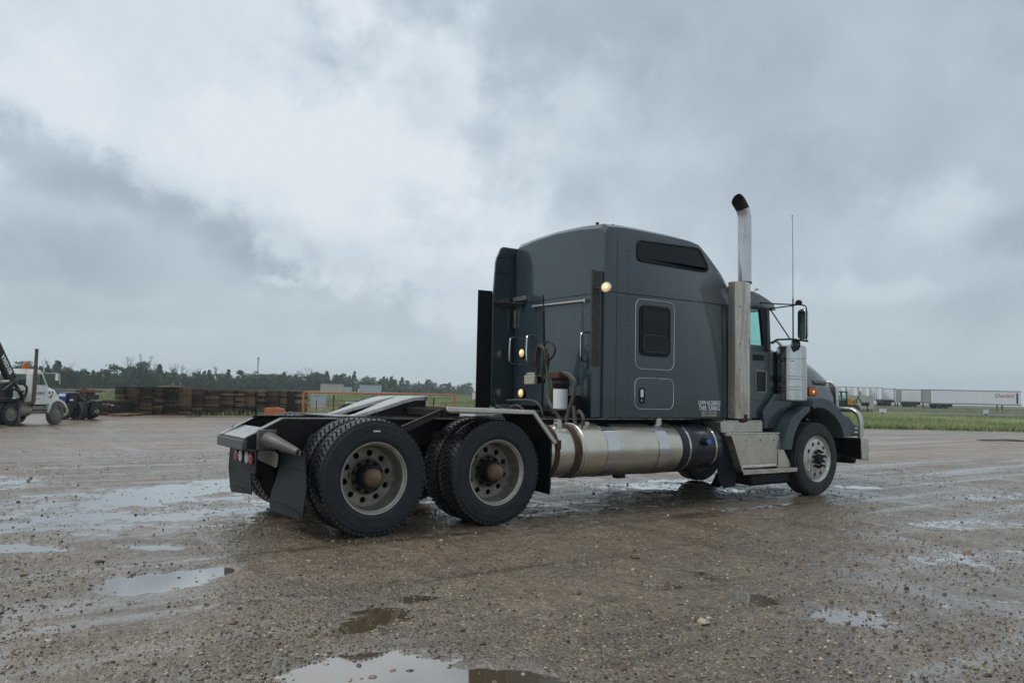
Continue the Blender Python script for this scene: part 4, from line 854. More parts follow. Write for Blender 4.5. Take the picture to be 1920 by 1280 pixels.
mb = MB().tube([(5.95, -.86, 2.87), (6.0, -.86, 2.93), (6.05, -.86, 2.93)], .018, 8); mb.build('horn', STAIN2, CAB)
# ---- cowl and hood
mb = MB()
secs = []
for x, w_, zt, zb in ((6.29, .93, 2.06, 1.10), (6.45, .90, 2.10, 1.10), (6.9, .83, 2.05, 1.12), (7.4, .775, 1.965, 1.16), (7.60, .75, 1.925, 1.18), (7.86, .715, 1.835, 1.18), (8.10, .685, 1.735, 1.18), (8.20, .675, 1.675, 1.18), (8.255, .665, 1.60, 1.16), (8.275, .66, 1.50, 1.14), (8.28, .66, 1.14, 1.12)):
    h_ = zt-.0; secs.append([(x, -w_, zb), (x, -w_, max(zb+.01, h_-.26)), (x, -w_+.035, max(zb+.012, h_-.10)), (x, -w_+.10, max(zb+.014, h_-.02)), (x, -w_*.6, h_+.02*(x < 8.2)), (x, 0, h_+.035*(x < 8.2)), (x, w_*.6, h_+.02*(x < 8.2)), (x, w_-.10, max(zb+.014, h_-.02)), (x, w_-.035, max(zb+.012, h_-.10)), (x, w_, max(zb+.01, h_-.26)), (x, w_, zb)])
mb.loft(secs, closed=True); HOOD = P('hood', mb, PAINT, sharp=40)
mb = MB().loft([[(8.275, -.70, 1.02), (8.275, -.69, 1.58), (8.27, -.60, 1.69), (8.27, .60, 1.69), (8.275, .69, 1.58), (8.275, .70, 1.02)], [(8.36, -.68, 1.02), (8.36, -.67, 1.56), (8.345, -.58, 1.66), (8.345, .58, 1.66), (8.36, .67, 1.56), (8.36, .68, 1.02)]], closed=True); mb.build('grille_surround', STAIN2, HOOD, .02)
mb = MB()
for k in range(14): mb.bx(8.362, 8.375, -.58+k*.0892, -.55+k*.0892, 1.05, 1.58)
mb.build('grille_bar', DKPAINT, HOOD)
text('maker_badge', 'KENWORTH', CHROMEB, HOOD, (7.745, -.739, 1.652), (R(90), 0, R(8)), .092, .006, sx=.82)
mb = MB().box((7.745, -.733, 1.612), (.38, .012, .022), rz=R(8)); mb.build('badge_bar', DKPAINT, HOOD)
for s_ in (1, -1):
    q = -s_
    mb = MB().bx(7.14, 7.36, .80*q, .93*q, 1.425, 1.56); ML = mb.build('turn_lamp', BLACK, HOOD, .012)
    mb = MB().prism(rrect(7.15, 1.435, 7.35, 1.55, .02), 'y', .93*q, .955*q); mb.build('lamp_lens', AMBLIT, ML, .006)
    mb = MB(); mb.lathe([(.022, 0), (.014, .010*q), (.0001, .012*q)], (7.25, .955*q, 1.49), 'y', 14); mb.build('lamp_bulb', BULB, ML, sharp=60)
    mb = MB().bx(7.362, 7.42, .82*q, .92*q, 1.46, 1.555); mb.build('lamp_side', PLATEY, ML, .01)
# fenders
f_out = catmull([(6.835, 1.275), (6.91, 1.375), (7.07, 1.402), (7.27, 1.368), (7.473, 1.285), (7.645, 1.13), (7.745, .975), (7.80, .83)], 4)
f_in = catmull([(6.90, 1.235), (6.97, 1.252), (7.14, 1.240), (7.37, 1.152), (7.54, 1.012), (7.64, .833)], 4)
r_out = catmull([(6.183, .668), (6.244, .889), (6.367, 1.093), (6.554, 1.207), (6.74, 1.262), (6.80, 1.275)], 4)
r_in = catmull([(6.364, .665), (6.427, .869), (6.584, 1.074), (6.80, 1.205)], 4)
for s_ in (1, -1):
    q = -s_
    mb = MB().prism([(c[0], c[1]) for c in f_out]+[(c[0], c[1]) for c in reversed(f_in)], 'y', 1.205*q, .70*q); FD = mb.build('front_fender', PAINT2, HOOD, .028, seg=3)
    mb = MB().prism([(c[0], c[1]) for c in r_out]+[(c[0], c[1]) for c in reversed(r_in)], 'y', 1.20*q, .80*q); mb.build('rear_fender', PAINT2, HOOD, .022, seg=3)
    mb = MB().prism([(6.24, .95), (6.27, 1.02), (6.37, 1.12), (6.56, 1.235), (6.80, 1.28), (6.87, 1.36), (6.87, 1.45), (6.25, 1.45), (5.98, 1.20), (5.98, .95)], 'y', 1.02*q, .80*q); mb.build('cowl_side', PAINT, HOOD, .02)
    mb = MB().prism([(7.60, 1.20), (7.95, 1.13), (8.10, 1.02), (8.12, .82), (7.66, .82), (7.64, 1.0)], 'y', 1.10*q, .70*q); HL = mb.build('headlamp_pod', PAINT2, HOOD, .03)
    mb = MB().prism(rrect(.78, .90, 1.04, 1.02, .02), 'x', 8.08, 8.13)
    mb.v = [(x, y*q, z) for x, y, z in mb.v]; mb.build('headlamp', WHL, HL)
    mb = MB().prism([(c[0], c[1]-.012) for c in f_in]+[(7.60, .83), (6.92, .83), (6.60, 1.04), (6.86, 1.22)], 'y', .68*q, .62*q); mb.build('wheel_arch_liner', BLACK, HOOD)

# ---- bumper and guard
mb = MB().bx(8.27, 8.31, -1.20, 1.20, .46, .80); BMP = P('bumper', mb, STAIN2, bev=.006)
for q in (-1, 1):
    mb = MB().bx(8.12, 8.269, 1.17*q, 1.20*q, .47, .805); mb.build('bumper_return', STAIN2, BMP, .012)
mb = MB().bx(8.215, 8.262, -1.16, 1.16, .50, .78); mb.build('bumper_back', DKPAINT, BMP)
mb = MB().bx(7.9, 8.2, -.9, .9, .44, .54).cyl((8.05, -1.12, .46), (8.05, -.7, .45), .05, 12); mb.build('tow_beam', DKPAINT, BMP, .02)
mb = MB().tube(catmull([(8.20, -1.13, .80), (8.20, -1.13, 1.04), (8.20, -1.10, 1.15), (8.20, -1.02, 1.215), (8.20, -.9, 1.23), (8.20, 0, 1.23), (8.20, .9, 1.23), (8.20, 1.02, 1.215), (8.20, 1.10, 1.15), (8.20, 1.13, 1.04), (8.20, 1.13, .80)], 5), .042, 14); GRD = P('bull_bar', mb, STAIN2)
for z in (.85, .925):
    mb = MB().cyl((8.20, -1.10, z), (8.20, 1.10, z), .028, 12); mb.build('cross_tube', STAIN2, GRD)

# ---- steps and battery box under the right door
def steps(q):
    mb = MB(); mb.prism([(5.10, .905), (6.155, .905), (6.115, .475), (5.30, .475)], 'y', 1.135*q, .55*q); ST = P('step_box', mb, ALU, bev=.006)
    mb = MB().bx(5.0, 5.86, 1.09*q, .55*q, .907, 1.055); mb.build('upper_step', ALU, ST, .008)
    mb = MB().bx(5.03, 5.83, 1.094*q, 1.0*q, 1.056, 1.068); mb.build('upper_tread', STAIN2, ST)
    mb = MB().bx(5.08, 6.17, 1.150*q, 1.0*q, .88, .906); mb.build('tread_lip', STAIN2, ST, .006)
    mb = MB().bx(5.27, 6.435, 1.235*q, .95*q, .395, .415).bx(5.27, 6.435, 1.237*q, 1.227*q, .36, .42); mb.build('lower_tread', ALU, ST, .004)
    mb = MB(); mb.prism([(6.175, .86), (6.20, .74), (6.43, .44), (6.42, .42), (6.13, .42), (6.14, .86)], 'y', 1.14*q, 1.115*q); mb.build('gusset', ALU, ST)
    mb = MB().prism([(5.08, .90), (5.10, .90), (5.29, .42), (5.27, .40), (5.05, .87)], 'y', 1.22*q, .9*q); mb.build('gusset', ALU, ST)
    mb = MB().bx(5.58, 6.43, 1.12*q, .7*q, .19, .358); mb.build('splash_box', BLACK, ST, .03)
    mb = MB()
    for x in (5.75, 6.05, 5.45): mb.lathe([(.009, 0), (.009, .006*q), (.0001, .007*q)], (x, 1.136*q, .80), 'y', 8)
    mb.build('bolt', DKPAINT, ST)
    mb = MB().prism([(4.92, .86), (5.08, .86), (5.29, .42), (5.275, .20), (5.05, .185), (4.93, .30)], 'y', 1.10*q, 1.085*q); mb.build('splash_flap', FLAPM, ST)
    mb = MB(); mb.loft([[(4.95+.20*math.sin(a), .9*q, .55-.35*math.cos(a)), (4.95+.20*math.sin(a), 1.08*q, .55-.35*math.cos(a))] for a in [k*.2-.4 for k in range(8)]], cap=False); mb.build('rubber_skirt', FLAPM, ST)
steps(-1); steps(1)
# ---- exhaust
EX = holder('exhaust', TRUCK)
def ybox(x0, x1, z0, z1):
    n = 12; secs = []
    for z in (z0, z1):
        arc = [(x0, -.96), (x0, -1.06)]+[((x0+x1)/2+(x1-x0)/2*math.cos(math.pi-a)*1.0, -1.06-.085*math.sin(a)) for a in [math.pi*k/n for k in range(n+1)]]+[(x1, -1.06), (x1, -.96)]
        secs.append([(x, y, z) for x, y in arc])
    return secs
mb = MB().loft(ybox(5.295, 5.605, 1.095, 2.945), closed=True); SH = P('heat_shield', mb, STACKM, EX, sharp=30)
mb = MB()
for k in range(44):
    z = 1.25+k*.036
    mb.lathe([(.013, .0), (.013, -.006), (.0001, -.006)], (5.597, -1.06, z), 'y', 6)
P('shield_perforation', mb, SOOT_HOLE, EX)['kind'] = 'stuff'  # solid dark discs, the shade of the holes put into their colour
mb = MB()
for z in (1.25, 1.75, 2.1, 2.6): mb.lathe([(.010, 0), (.010, -.006), (.0001, -.007)], (5.345, -1.118, z), 'y', 8)
P('shield_bolt', mb, DKPAINT, EX)
mb = MB().tube([(5.44, -1.03, 1.15), (5.44, -1.03, 1.075), (5.44, -1.03, 1.055), (5.44, -1.03, 1.04), (5.44, -1.03, 1.032)], [.118, .118, .108, .08, .03], 20); P('muffler_end', mb, RUST, EX)
mb = MB().cyl((5.545, -1.03, 2.94), (5.545, -1.03, 2.965), .100, 24); P('pipe_clamp', mb, DKPAINT, EX)
DX = .215
pp = [(5.335+DX, -1.03, 2.95), (5.335+DX, -1.03, 3.4), (5.335+DX, -1.03, 3.78), (5.332+DX, -1.03, 3.86), (5.318+DX, -1.03, 3.93), (5.29+DX, -1.03, 3.985)]
mb = MB().tube(pp, .092, 28); ob = P('stack_pipe', mb, PIPEM, EX, sharp=60)
n = 28; mb = MB()
def hoop(c, t, r_):
    t = Vector(t).normalized(); a = Vector((0, 1, 0)); b = t.cross(a); return [Vector(c)+a*r_*math.cos(2*math.pi*j/n)+b*r_*math.sin(2*math.pi*j/n) for j in range(n)]
cut = [hoop((5.29+DX, -1.03, 3.985), (-.45, 0, .9), .0925), hoop((5.245+DX, -1.03, 4.035), (-.62, 0, .78), .093), hoop((5.20+DX, -1.03, 4.075), (-.85, 0, .5), .094), hoop((5.175+DX, -1.03, 4.09), (-1, 0, .25), .092), hoop((5.20+DX, -1.03, 4.07), (-1, 0, .25), .084), hoop((5.30+DX, -1.03, 3.98), (-.5, 0, .87), .080)]
mb.loft([[tuple(p) for p in h_] for h_ in cut], closed=True, cap=False); mb.v += []; P('stack_tip', mb, SOOT_HOLE, EX, sharp=60)
for z in (1.3, 2.2): P('stack_bracket', MB().bx(5.40, 5.46, -1.0, -.94, z, z+.1), DKPAINT, EX)

# ---- air cleaner
for q in (-1, 1):
    mb = MB(); mb.lathe([(.20, 1.345), (.213, 1.36), (.213, 1.905), (.205, 1.915), (.205, 1.94), (.21, 1.945), (.21, 2.09), (.20, 2.12), (.17, 2.14), (.0001, 2.145)], (6.56, 1.055*q, 0), 'z', 56); AC = P('air_cleaner', mb, STAIN, sharp=30)
    for z in (1.505, 1.545, 1.655, 1.695): mb = MB().lathe([(.2135, z-.007), (.219, z-.003), (.219, z+.003), (.2135, z+.007)], (6.56, 1.055*q, 0), 'z', 56, False); mb.build('band', STAIN2, AC)
    mb = MB().bx(6.30, 6.42, 1.02*q, .86*q, 1.63, 1.70).bx(6.30, 6.42, 1.02*q, .86*q, 1.48, 1.54).bx(6.45, 6.65, .92*q, .80*q, 1.35, 2.05); mb.build('mount_bracket', DKPAINT, AC)
    mb = MB().tube([(6.40, 1.0*q, 2.14), (6.34, .97*q, 2.20), (6.28, .93*q, 2.17)], .022, 8); mb.build('intake_pipe', STAIN2, AC)
# ---- mirrors and aerial
for q in (-1, 1):
    mb = MB(); mb.tube([(5.99, .945*q, 2.725), (6.24, 1.08*q, 2.715), (6.348, 1.36*q, 2.69)], .009, 6).tube([(6.22, .93*q, 2.66), (6.33, 1.2*q, 2.685), (6.345, 1.30*q, 2.695)], .009, 6).tube(catmull([(6.346, 1.35*q, 2.69), (6.35, 1.42*q, 2.675), (6.35, 1.45*q, 2.63), (6.35, 1.45*q, 2.50), (6.35, 1.45*q, 2.30), (6.35, 1.45*q, 2.17)], 3), .009, 6)
    mb.tube([(6.24, .93*q, 2.66), (6.36, 1.17*q, 2.23)], .009, 6).tube([(6.257, .93*q, 2.165), (6.30, 1.0*q, 2.215), (6.345, 1.2*q, 2.215), (6.35, 1.47*q, 2.175)], .013, 6).tube([(6.40, 1.20*q, 2.70), (6.40, 1.20*q, 2.18)], .010, 6)
    MR = P('mirror_arm', mb, DKPAINT)
    mb = MB().prism(rrect(-.078, -.215, .078, .215, .06), 'x', 0, .05); ob = mb.build('mirror_shell', STAIN2, MR, .012); ob.location = (6.36, 1.365*q, 2.42); ob.rotation_euler = (0, 0, R(8)*q)
    mb = MB().prism(rrect(-.066, -.20, .066, .20, .05), 'x', -.004, -.001); ob = mb.build('mirror_glass', MIRR, MR); ob.location = (6.36, 1.365*q, 2.42); ob.rotation_euler = (0, 0, R(8)*q)
    mb = MB(); mb.lathe([(.0001, .06), (.05, .045), (.085, .02), (.090, .0), (.084, -.006), (.0001, -.016)], (0, 0, 0), 'x', 28); ob = mb.build('spot_mirror', BLACK, MR); ob.location = (6.38, 1.245*q, 2.135); ob.rotation_euler = (0, 0, R(12)*q)
    mb = MB(); mb.lathe([(.078, -.008), (.05, -.018), (.0001, -.024)], (0, 0, 0), 'x', 28); ob = mb.build('spot_glass', MIRR, MR); ob.location = (6.38, 1.245*q, 2.135); ob.rotation_euler = (0, 0, R(12)*q)
    mb = MB(); mb.lathe([(.0001, 0), (.045, .01), (.05, .04), (.03, .07), (.0001, .075)], (6.36, 1.32*q, 2.69), 'z', 16); mb.build('marker_pod', BLACK, MR)
mb = MB().tube([(6.40, -1.20, 2.66), (6.40, -1.20, 2.80)], .010, 8).tube([(6.40, -1.20, 2.80), (6.402, -1.20, 3.45), (6.39, -1.20, 4.0)], [.005, .004, .003], 6).tube([(6.39, -1.2, 3.97), (6.39, -1.2, 4.0)], .006, 6); P('aerial', mb, BLACK)

# ------------------------------------------------------------------ background
AUA = math.atan2(AU.y, AU.x)
def at(px, v, z=None):
    """ground point seen in direction px (photo column) at distance v"""
    u = (px-960)/1450*v*1.0; zz = H1(u, v) if z is None else z; return UV(u, v, zz)
TWHITE = pm('faded_white_trailer', (.82, .83, .85), .5, 0, .04, .6, dirt=((.5, .48, .45), .05, 1, (1, 1, .5)))
TGREY = pm('trailer_door_grey', (.24, .25, .25), .5, 0, .15, 2)
TRAIL = pm('trailer_rail', (.20, .21, .22), .5, .3, .2, 3)
CREAM = pm('cream_sheet_metal', (.47, .47, .41), .55, 0, .08, 1.2, dirt=((.3, .28, .2), .1, 2, (1, 1, 1)))
PGREY = pm('pale_grey_sheet_metal', (.43, .48, .52), .5, 0, .06, 1)
ORANGE = pm('orange_paint', (.46, .135, .055), .5, 0, .1, 3, dirt=((.22, .07, .03), .2, 4, (1, 1, 1)))
YEL = pm('machine_yellow', (.62, .30, .02), .45, 0, .1, 3)
CRBLK = pm('crane_black', (.012, .013, .016), .4, 0, .3, 4, dirt=((.07, .06, .05), .2, 5, (1, 1, 1)))
CRGRY = pm('crane_grey', (.10, .105, .11), .45, .2, .3, 6)
BLUEP = pm('blue_paint', (.02, .05, .22), .4, 0, .2, 4)
RUSTRED = pm('rusty_red', (.16, .06, .035), .7, 0, .4, 5)
PIPEBR = pm('burnt_exhaust', (.14, .105, .07), .6, .3, .3, 4)
TYREG = pm('dusty_tyre', (.115, .113, .105), .85, 0, .2, 6)
RIMCR = pm('cream_rim', (.50, .46, .33), .5, 0, .1, 6)
TANK2 = pm('old_tank', (.24, .225, .19), .5, .4, .25, 4)
NAVY = pm('navy_ink', (.02, .03, .09), .5); REDINK = pm('red_script', (.42, .03, .06), .5); MARK = pm('sign_white', (.66, .68, .70), .5)
LATTICE = pm('galvanised_mast', (.22, .24, .26), .5, .3, .2, 3)
def simple_wheel(par, loc, Rr, w, face=-1, rim=None, steer=0, ty=None, dual=False):
    wh = holder('wheel', par, loc, (0, 0, steer)); h = w/2
    mb = MB().lathe([(Rr*.58, -h*.8), (Rr*.66, -h), (Rr*.9, -h), (Rr, -h*.75), (Rr, h*.75), (Rr*.9, h), (Rr*.66, h), (Rr*.58, h*.8)], (0, 0, 0), 'y', 28, False); mb.build('tyre', ty or TYRE, wh)
    mb = MB().lathe([(Rr*.6, face*h*.85), (Rr*.57, face*h*.95), (Rr*.53, face*h*.55), (Rr*.36, face*h*.5), (Rr*.30, face*h*.8), (Rr*.13, face*h*.85), (Rr*.12, face*h*1.1), (.0001, face*h*1.12)], (0, 0, 0), 'y', 24, False); mb.build('rim', rim or RIMM, wh)
    mb = MB().lathe([(Rr*.6, 0), (.0001, 0)], (0, 0, 0), 'y', 16, False); mb.build('rim_back', DKPAINT, wh)
    if dual: MB().lathe([(Rr*.6, .2), (Rr*.9, .18), (Rr, .22), (Rr, .42), (Rr*.9, .46), (Rr*.6, .44)], (0, 0, 0), 'y', 24, False).build('inner_tyre', ty or TYRE, wh)
    return wh
# ---- white crane truck on the left (x forward, wheel face at y=0)
a80 = R(80)
xd = AU*math.cos(a80)+AV*math.sin(a80); P0 = Vector((.2989, 33.6427, .106))
CT = thing('crane_truck', 'white conventional truck with orange beacon and black folding crane behind its cab', 'truck', (P0.x, P0.y, P0.z-.55), math.atan2(xd.y, xd.x))
def C(name, mb, mat, par=CT, bev=0.0, sharp=35): return mb.build(name, mat, par, bev, sharp)
Z0 = .55
simple_wheel(CT, (0, .14, Z0-.05), .5, .28, -1, TANK2, R(6), TYREG); simple_wheel(CT, (0, 2.1, Z0-.05), .5, .28, 1, TANK2, R(6), TYRE)
for x in (-2.62, -3.9):
    simple_wheel(CT, (x, .14, Z0-.02), .5, .28, -1, TANK2, 0, TYRE, True); simple_wheel(CT, (x, 2.1, Z0-.02), .5, .28, 1, TANK2, 0, TYRE)
cb = MB(); secs = []
for y, k in ((.10, 0), (.14, 1), (.4, 2), (1.1, 2.3), (1.8, 2), (2.06, 1), (2.10, 0)):
    zt = {0: 2.40, 1: 2.46, 2: 2.50, 2.3: 2.52}[k]; secs.append([(-1.50, y, 2.28), (-1.47, y, zt-.01), (-1.0, y, zt), (-.95, y, zt-.05), (-.90, y, 2.30)])
CAB2 = C('cab', cb.loft(secs, closed=True), WHITEP)
for y in (.10, 2.06):
    C('door_panel', MB().prism([(-1.48, .93), (-.55, .93), (-.58, 1.80), (-1.48, 1.80)], 'y', y, y+.04), WHITEP, CAB2, .01)
    C('pillar', MB().prism([(-1.48, 1.80), (-1.36, 1.80), (-1.36, 2.30), (-1.48, 2.30)], 'y', y, y+.04).prism([(-.60, 1.80), (-.66, 1.80), (-.98, 2.30), (-.90, 2.30)], 'y', y, y+.04), WHITEP, CAB2)
    C('side_glass', MB().prism([(-1.36, 1.80), (-.66, 1.80), (-.98, 2.29), (-1.36, 2.29)], 'y', y+.012, y+.02), CABGL, CAB2)
    C('glass_divider', MB().prism([(-.98, 1.80), (-.94, 1.80), (-.98, 2.29), (-1.02, 2.29)], 'y', y+.005, y+.03), BLACK, CAB2)
C('rear_wall', MB().bx(-1.50, -1.46, .12, 2.08, .95, 1.78).bx(-1.50, -1.46, .12, .42, 1.78, 2.29).bx(-1.50, -1.46, 1.78, 2.08, 1.78, 2.29), WHITEP, CAB2)
C('rear_glass', MB().bx(-1.485, -1.478, .42, 1.78, 1.78, 2.29), CABGL, CAB2)
C('seat', MB().bx(-1.42, -1.28, .3, .9, 1.3, 2.05).bx(-1.42, -1.28, 1.3, 1.9, 1.3, 2.05), INTER, CAB2); C('dash', MB().bx(-.85, -.6, .2, 2.0, 1.2, 1.78), INTER, CAB2); C('cab_floor', MB().bx(-1.48, -.5, .15, 2.05, .95, 1.2), INTER, CAB2)
secs = [[(x, y0, zb), (x, y0, zt-.18), (x, y0+.16, zt), (x, 1.1, zt+.03), (x, 2.2-y0-.16, zt), (x, 2.2-y0, zt-.18), (x, 2.2-y0, zb)] for x, y0, zt, zb in ((-.62, .12, 1.80, .95), (-.2, .15, 1.67, 1.0), (.1, .18, 1.58, 1.02), (.27, .21, 1.46, 1.0), (.36, .24, 1.22, .95))]
HD2 = C('hood', MB().loft(secs, closed=True), WHITEP)
for q, y in ((-1, .02), (1, 2.20)):
    arc = [(-.50+.0, .52), (-.50, .75), (-.44, .98), (-.30, 1.14), (-.05, 1.20), (.25, 1.13), (.48, 1.0), (.62, .82), (.64, .72)]; inn = [(.57, .72), (.54, .80), (.38, .94), (.18, 1.04), (-.05, 1.07), (-.24, 1.0), (-.36, .88), (-.40, .70), (-.40, .52)]
    C('fender', MB().prism(arc+inn, 'y', y, y-.45*q), WHITEP, HD2, .03)
    C('cowl_side', MB().prism([(-.62, .95), (-.44, .98), (-.30, 1.14), (-.05, 1.19), (-.05, 1.30), (-.62, 1.5)], 'y', y-.10*q, y-.3*q), WHITEP, HD2)
C('bumper', MB().bx(.55, .65, .05, 2.15, .50, .78), TANK2, CT, .02)
C('grille', MB().bx(.28, .31, .55, 1.65, .95, 1.30), BLACK, HD2)
C('hood_reflector', MB().prism([(-.47, 1.40), (-.40, 1.40), (-.40, 1.50), (-.47, 1.50)], 'y', .10, .13), REDL, HD2); C('hood_latch', MB().tube([(-.42, .10, 1.22), (-.32, .12, 1.30), (-.25, .13, 1.36)], .03, 6).prism([(-.26, 1.44), (-.18, 1.44), (-.18, 1.52), (-.26, 1.52)], 'y', .13, .16), BLACK, HD2)
text('door_lettering', 'FLINT', NAVY, CAB2, (-.94, .097, 1.42), (R(90), 0, 0), .165, .001, sx=1.05, bold=.006)
C('door_logo', MB().prism([(-1.34, 1.32), (-1.26, 1.32), (-1.20, 1.42), (-1.26, 1.52), (-1.34, 1.52), (-1.28, 1.42)], 'y', .096, .099), NAVY, CAB2)
C('door_line', MB().prism([(-1.30, 1.17), (-1.0, 1.17), (-1.0, 1.19), (-1.30, 1.19)], 'y', .096, .099), NAVY, CAB2)
bm_ = C('beacon_base', MB().bx(-1.35, -1.15, 1.2, 1.5, 2.52, 2.56), BLACK, CAB2); C('beacon', MB().prism(rrect(-1.36, 2.53, -1.14, 2.78, .04), 'y', .62, .84), AMBL, CAB2, .03)
mb = MB().tube([(-1.42, .06, .98), (-1.40, .06, 1.6), (-1.41, .06, 3.38)], [.085, .085, .07], 14).lathe([(.085, 3.37), (.09, 3.40), (.06, 3.41)], (-1.41, .06, 0), 'z', 14).tube([(-1.42, .06, 1.02), (-1.5, .3, .95), (-1.9, .5, .92)], .09, 12); C('exhaust_stack', mb, PIPEBR)
mb = MB().tube([(-.75, .10, 2.34), (-.45, -.25, 2.36), (-.38, -.32, 2.30), (-.38, -.34, 1.86)], .014, 6); mi = C('mirror_arm', mb, WHITEP); C('mirror', MB().bx(-.42, -.40, -.28, -.12, 2.02, 2.32), WHITEP, mi, .01)
C('aerial', MB().tube([(-.78, .2, 2.3), (-.78, .2, 2.75)], .008, 5), WHITEP)
C('frame', MB().bx(-6.2, .4, .75, .85, .55, .85).bx(-6.2, .4, 1.35, 1.45, .55, .85).bx(-1.9, -.4, .3, 1.9, .55, .9), DKPAINT)
C('fuel_tank', MB().lathe([(.0001, -2.06), (.24, -2.04), (.26, -2.0), (.26, -1.42), (.24, -1.38), (.0001, -1.36)], (0, .36, .66), 'x', 28), TANK2)
C('step_box', MB().bx(-1.34, -.55, .14, .5, .50, .86), TANK2, CT, .02); C('step_tread', MB().bx(-1.34, -.55, .08, .3, .66, .69), DKPAINT)
DK = C('flat_deck', MB().bx(-8.2, -2.28, -.05, 2.25, 1.06, 1.22), DKPAINT)
for k in range(9): C('side_marker', MB().bx(-2.5-.62*k-.22, -2.5-.62*k, -.056, -.05, 1.19, 1.235), (DECAL, RUSTRED)[k % 2], DK)
C('headboard', MB().bx(-2.28, -2.2, .0, 2.2, 1.0, 1.22), DKPAINT, DK)
CR = C('crane_column', MB().bx(-2.25, -1.80, .75, 1.35, .9, 2.0).bx(-2.4, -1.7, .35, 1.8, .62, .95).tube([(-2.35, .75, 1.5), (-2.1, .5, 1.9), (-1.7, .4, 1.3), (-1.66, .4, .9)], .09, 8), CRBLK, CT, .03)
C('outrigger', MB().bx(-2.32, -2.2, -.05, .07, .22, 1.08).bx(-2.36, -2.16, -.09, .11, .18, .24), CRGRY, CR); C('outrigger_beam', MB().bx(-2.34, -2.18, -.05, 2.25, .86, 1.02), CRGRY, CR)
def beam(p, q, w_, h_, name, mat, par=CR):
    p, q = Vector(p), Vector(q); d = (q-p); l = d.length; mb = MB(); mb.box((0, 0, 0), (l, w_, h_)); o = mb.build(name, mat, par, .015); o.location = (p+q)/2; o.rotation_euler = d.to_track_quat('X', 'Z').to_euler(); return o
beam((-2.30, .45, 2.0), (-4.05, .45, 4.6), .26, .40, 'main_boom', CRBLK); beam((-2.05, .62, 2.05), (-3.85, .62, 4.75), .18, .16, 'boom_ram', CRGRY)
beam((-2.62, 1.0, 1.95), (-5.0, 1.0, 2.2), .22, .30, 'folded_jib', CRBLK); beam((-2.5, 1.3, 1.6), (-4.8, 1.3, 1.7), .22, .26, 'folded_jib', CRBLK)
C('crane_cylinder', MB().cyl((-2.62, .30, 1.93), (-3.05, .30, 1.90), .085, 14), ALU, CR); C('crane_hose', MB().tube(catmull([(-1.9, .3, 1.9), (-1.65, .25, 1.7), (-1.6, .3, 1.4), (-1.7, .4, 1.1)], 4), .05, 8).tube(catmull([(-2.3, .3, 1.6), (-2.0, .2, 1.5), (-1.75, .3, 1.5)], 4), .05, 8), CRBLK, CR)
for k, (ch, t_) in enumerate((('V', .60), ('N', .50), ('G', .44), ('O', .38), ('1', .29), ('7', .24), ('5', .19))):
    p = Vector((-2.30, .315, 2.0)).lerp(Vector((-4.05, .315, 4.6)), t_*.62); text('boom_lettering', ch, DECAL, CR, p, (R(90), R(56), 0), .24, .001, bold=.014)
C('toolbox', MB().bx(-3.4, -2.5, .1, .6, .45, 1.0), CRBLK, CT, .02)
# ---- blue-and-black rig behind it
g0 = at(124, 41); RG = thing('winch_tractor', 'dark blue work truck with cream front wheel parked behind the white truck', 'truck', tuple(g0), AUA+R(12))
def RGp(n_, mb, mt, par=RG, bev=0.0): return mb.build(n_, mt, par, bev)
simple_wheel(RG, (0, .14, .48), .48, .26, -1, RIMCR); simple_wheel(RG, (0, 2.0, .48), .48, .26, 1, RIMCR)
simple_wheel(RG, (.82, .25, .48), .48, .30, -1, DKPAINT, R(-50)); simple_wheel(RG, (.82, 1.9, .48), .48, .30, 1, DKPAINT)
RGp('chassis', MB().bx(-.9, 1.35, .45, 1.7, .5, 1.0).prism([(.22, .62), (.62, .60), (.70, 1.30), (.58, 1.44), (.22, 1.46)], 'y', .05, 2.1), CRBLK, RG, .03); RGp('side_tank', MB().cyl((.70, .25, .85), (1.25, .25, .85), .22, 14).bx(.72, 1.2, .1, 1.9, 1.08, 1.34), CRBLK, RG, .02); RGp('stay_bar', MB().tube([(.66, .08, 1.45), (.95, .06, 1.1), (1.3, .06, .95)], .035, 6).tube([(1.0, .1, 1.45), (1.0, .08, .8)], .03, 6), CRGRY, RG)
RGp('engine_cover', MB().prism([(-.55, .8), (.12, .8), (.18, 1.30), (.1, 1.46), (-.55, 1.5)], 'y', -.02, 2.1), BLUEP, RG, .03); RGp('white_decal', MB().prism([(-.25, 1.24), (.10, 1.24), (.12, 1.40), (-.2, 1.40)], 'y', -.03, -.022).prism([(-.2, .88), (.08, .88), (.08, .96), (-.2, .96)], 'y', -.03, -.022).prism([(.3, 1.02), (.5, 1.02), (.46, 1.1), (.32, 1.1)], 'y', .03, .045), DECAL, RG)
RGp('deck_rail', MB().bx(-.9, .6, .1, .2, 1.50, 1.56).bx(.5, 1.35, .2, 1.9, 1.47, 1.60), RUSTRED, RG, .01); RGp('winch_drum', MB().cyl((.9, .3, 1.5), (.9, 1.6, 1.5), .2, 14), RUSTRED, RG); RGp('rear_flap', MB().bx(1.30, 1.36, .15, .75, .30, 1.0).bx(1.30, 1.36, 1.4, 2.0, .3, 1.0), BLACK, RG); RGp('tow_hook', MB().tube(catmull([(1.40, .5, .5), (1.55, .45, .35), (1.62, .4, .45), (1.55, .4, .55)], 4), .03, 6), ALU, RG)
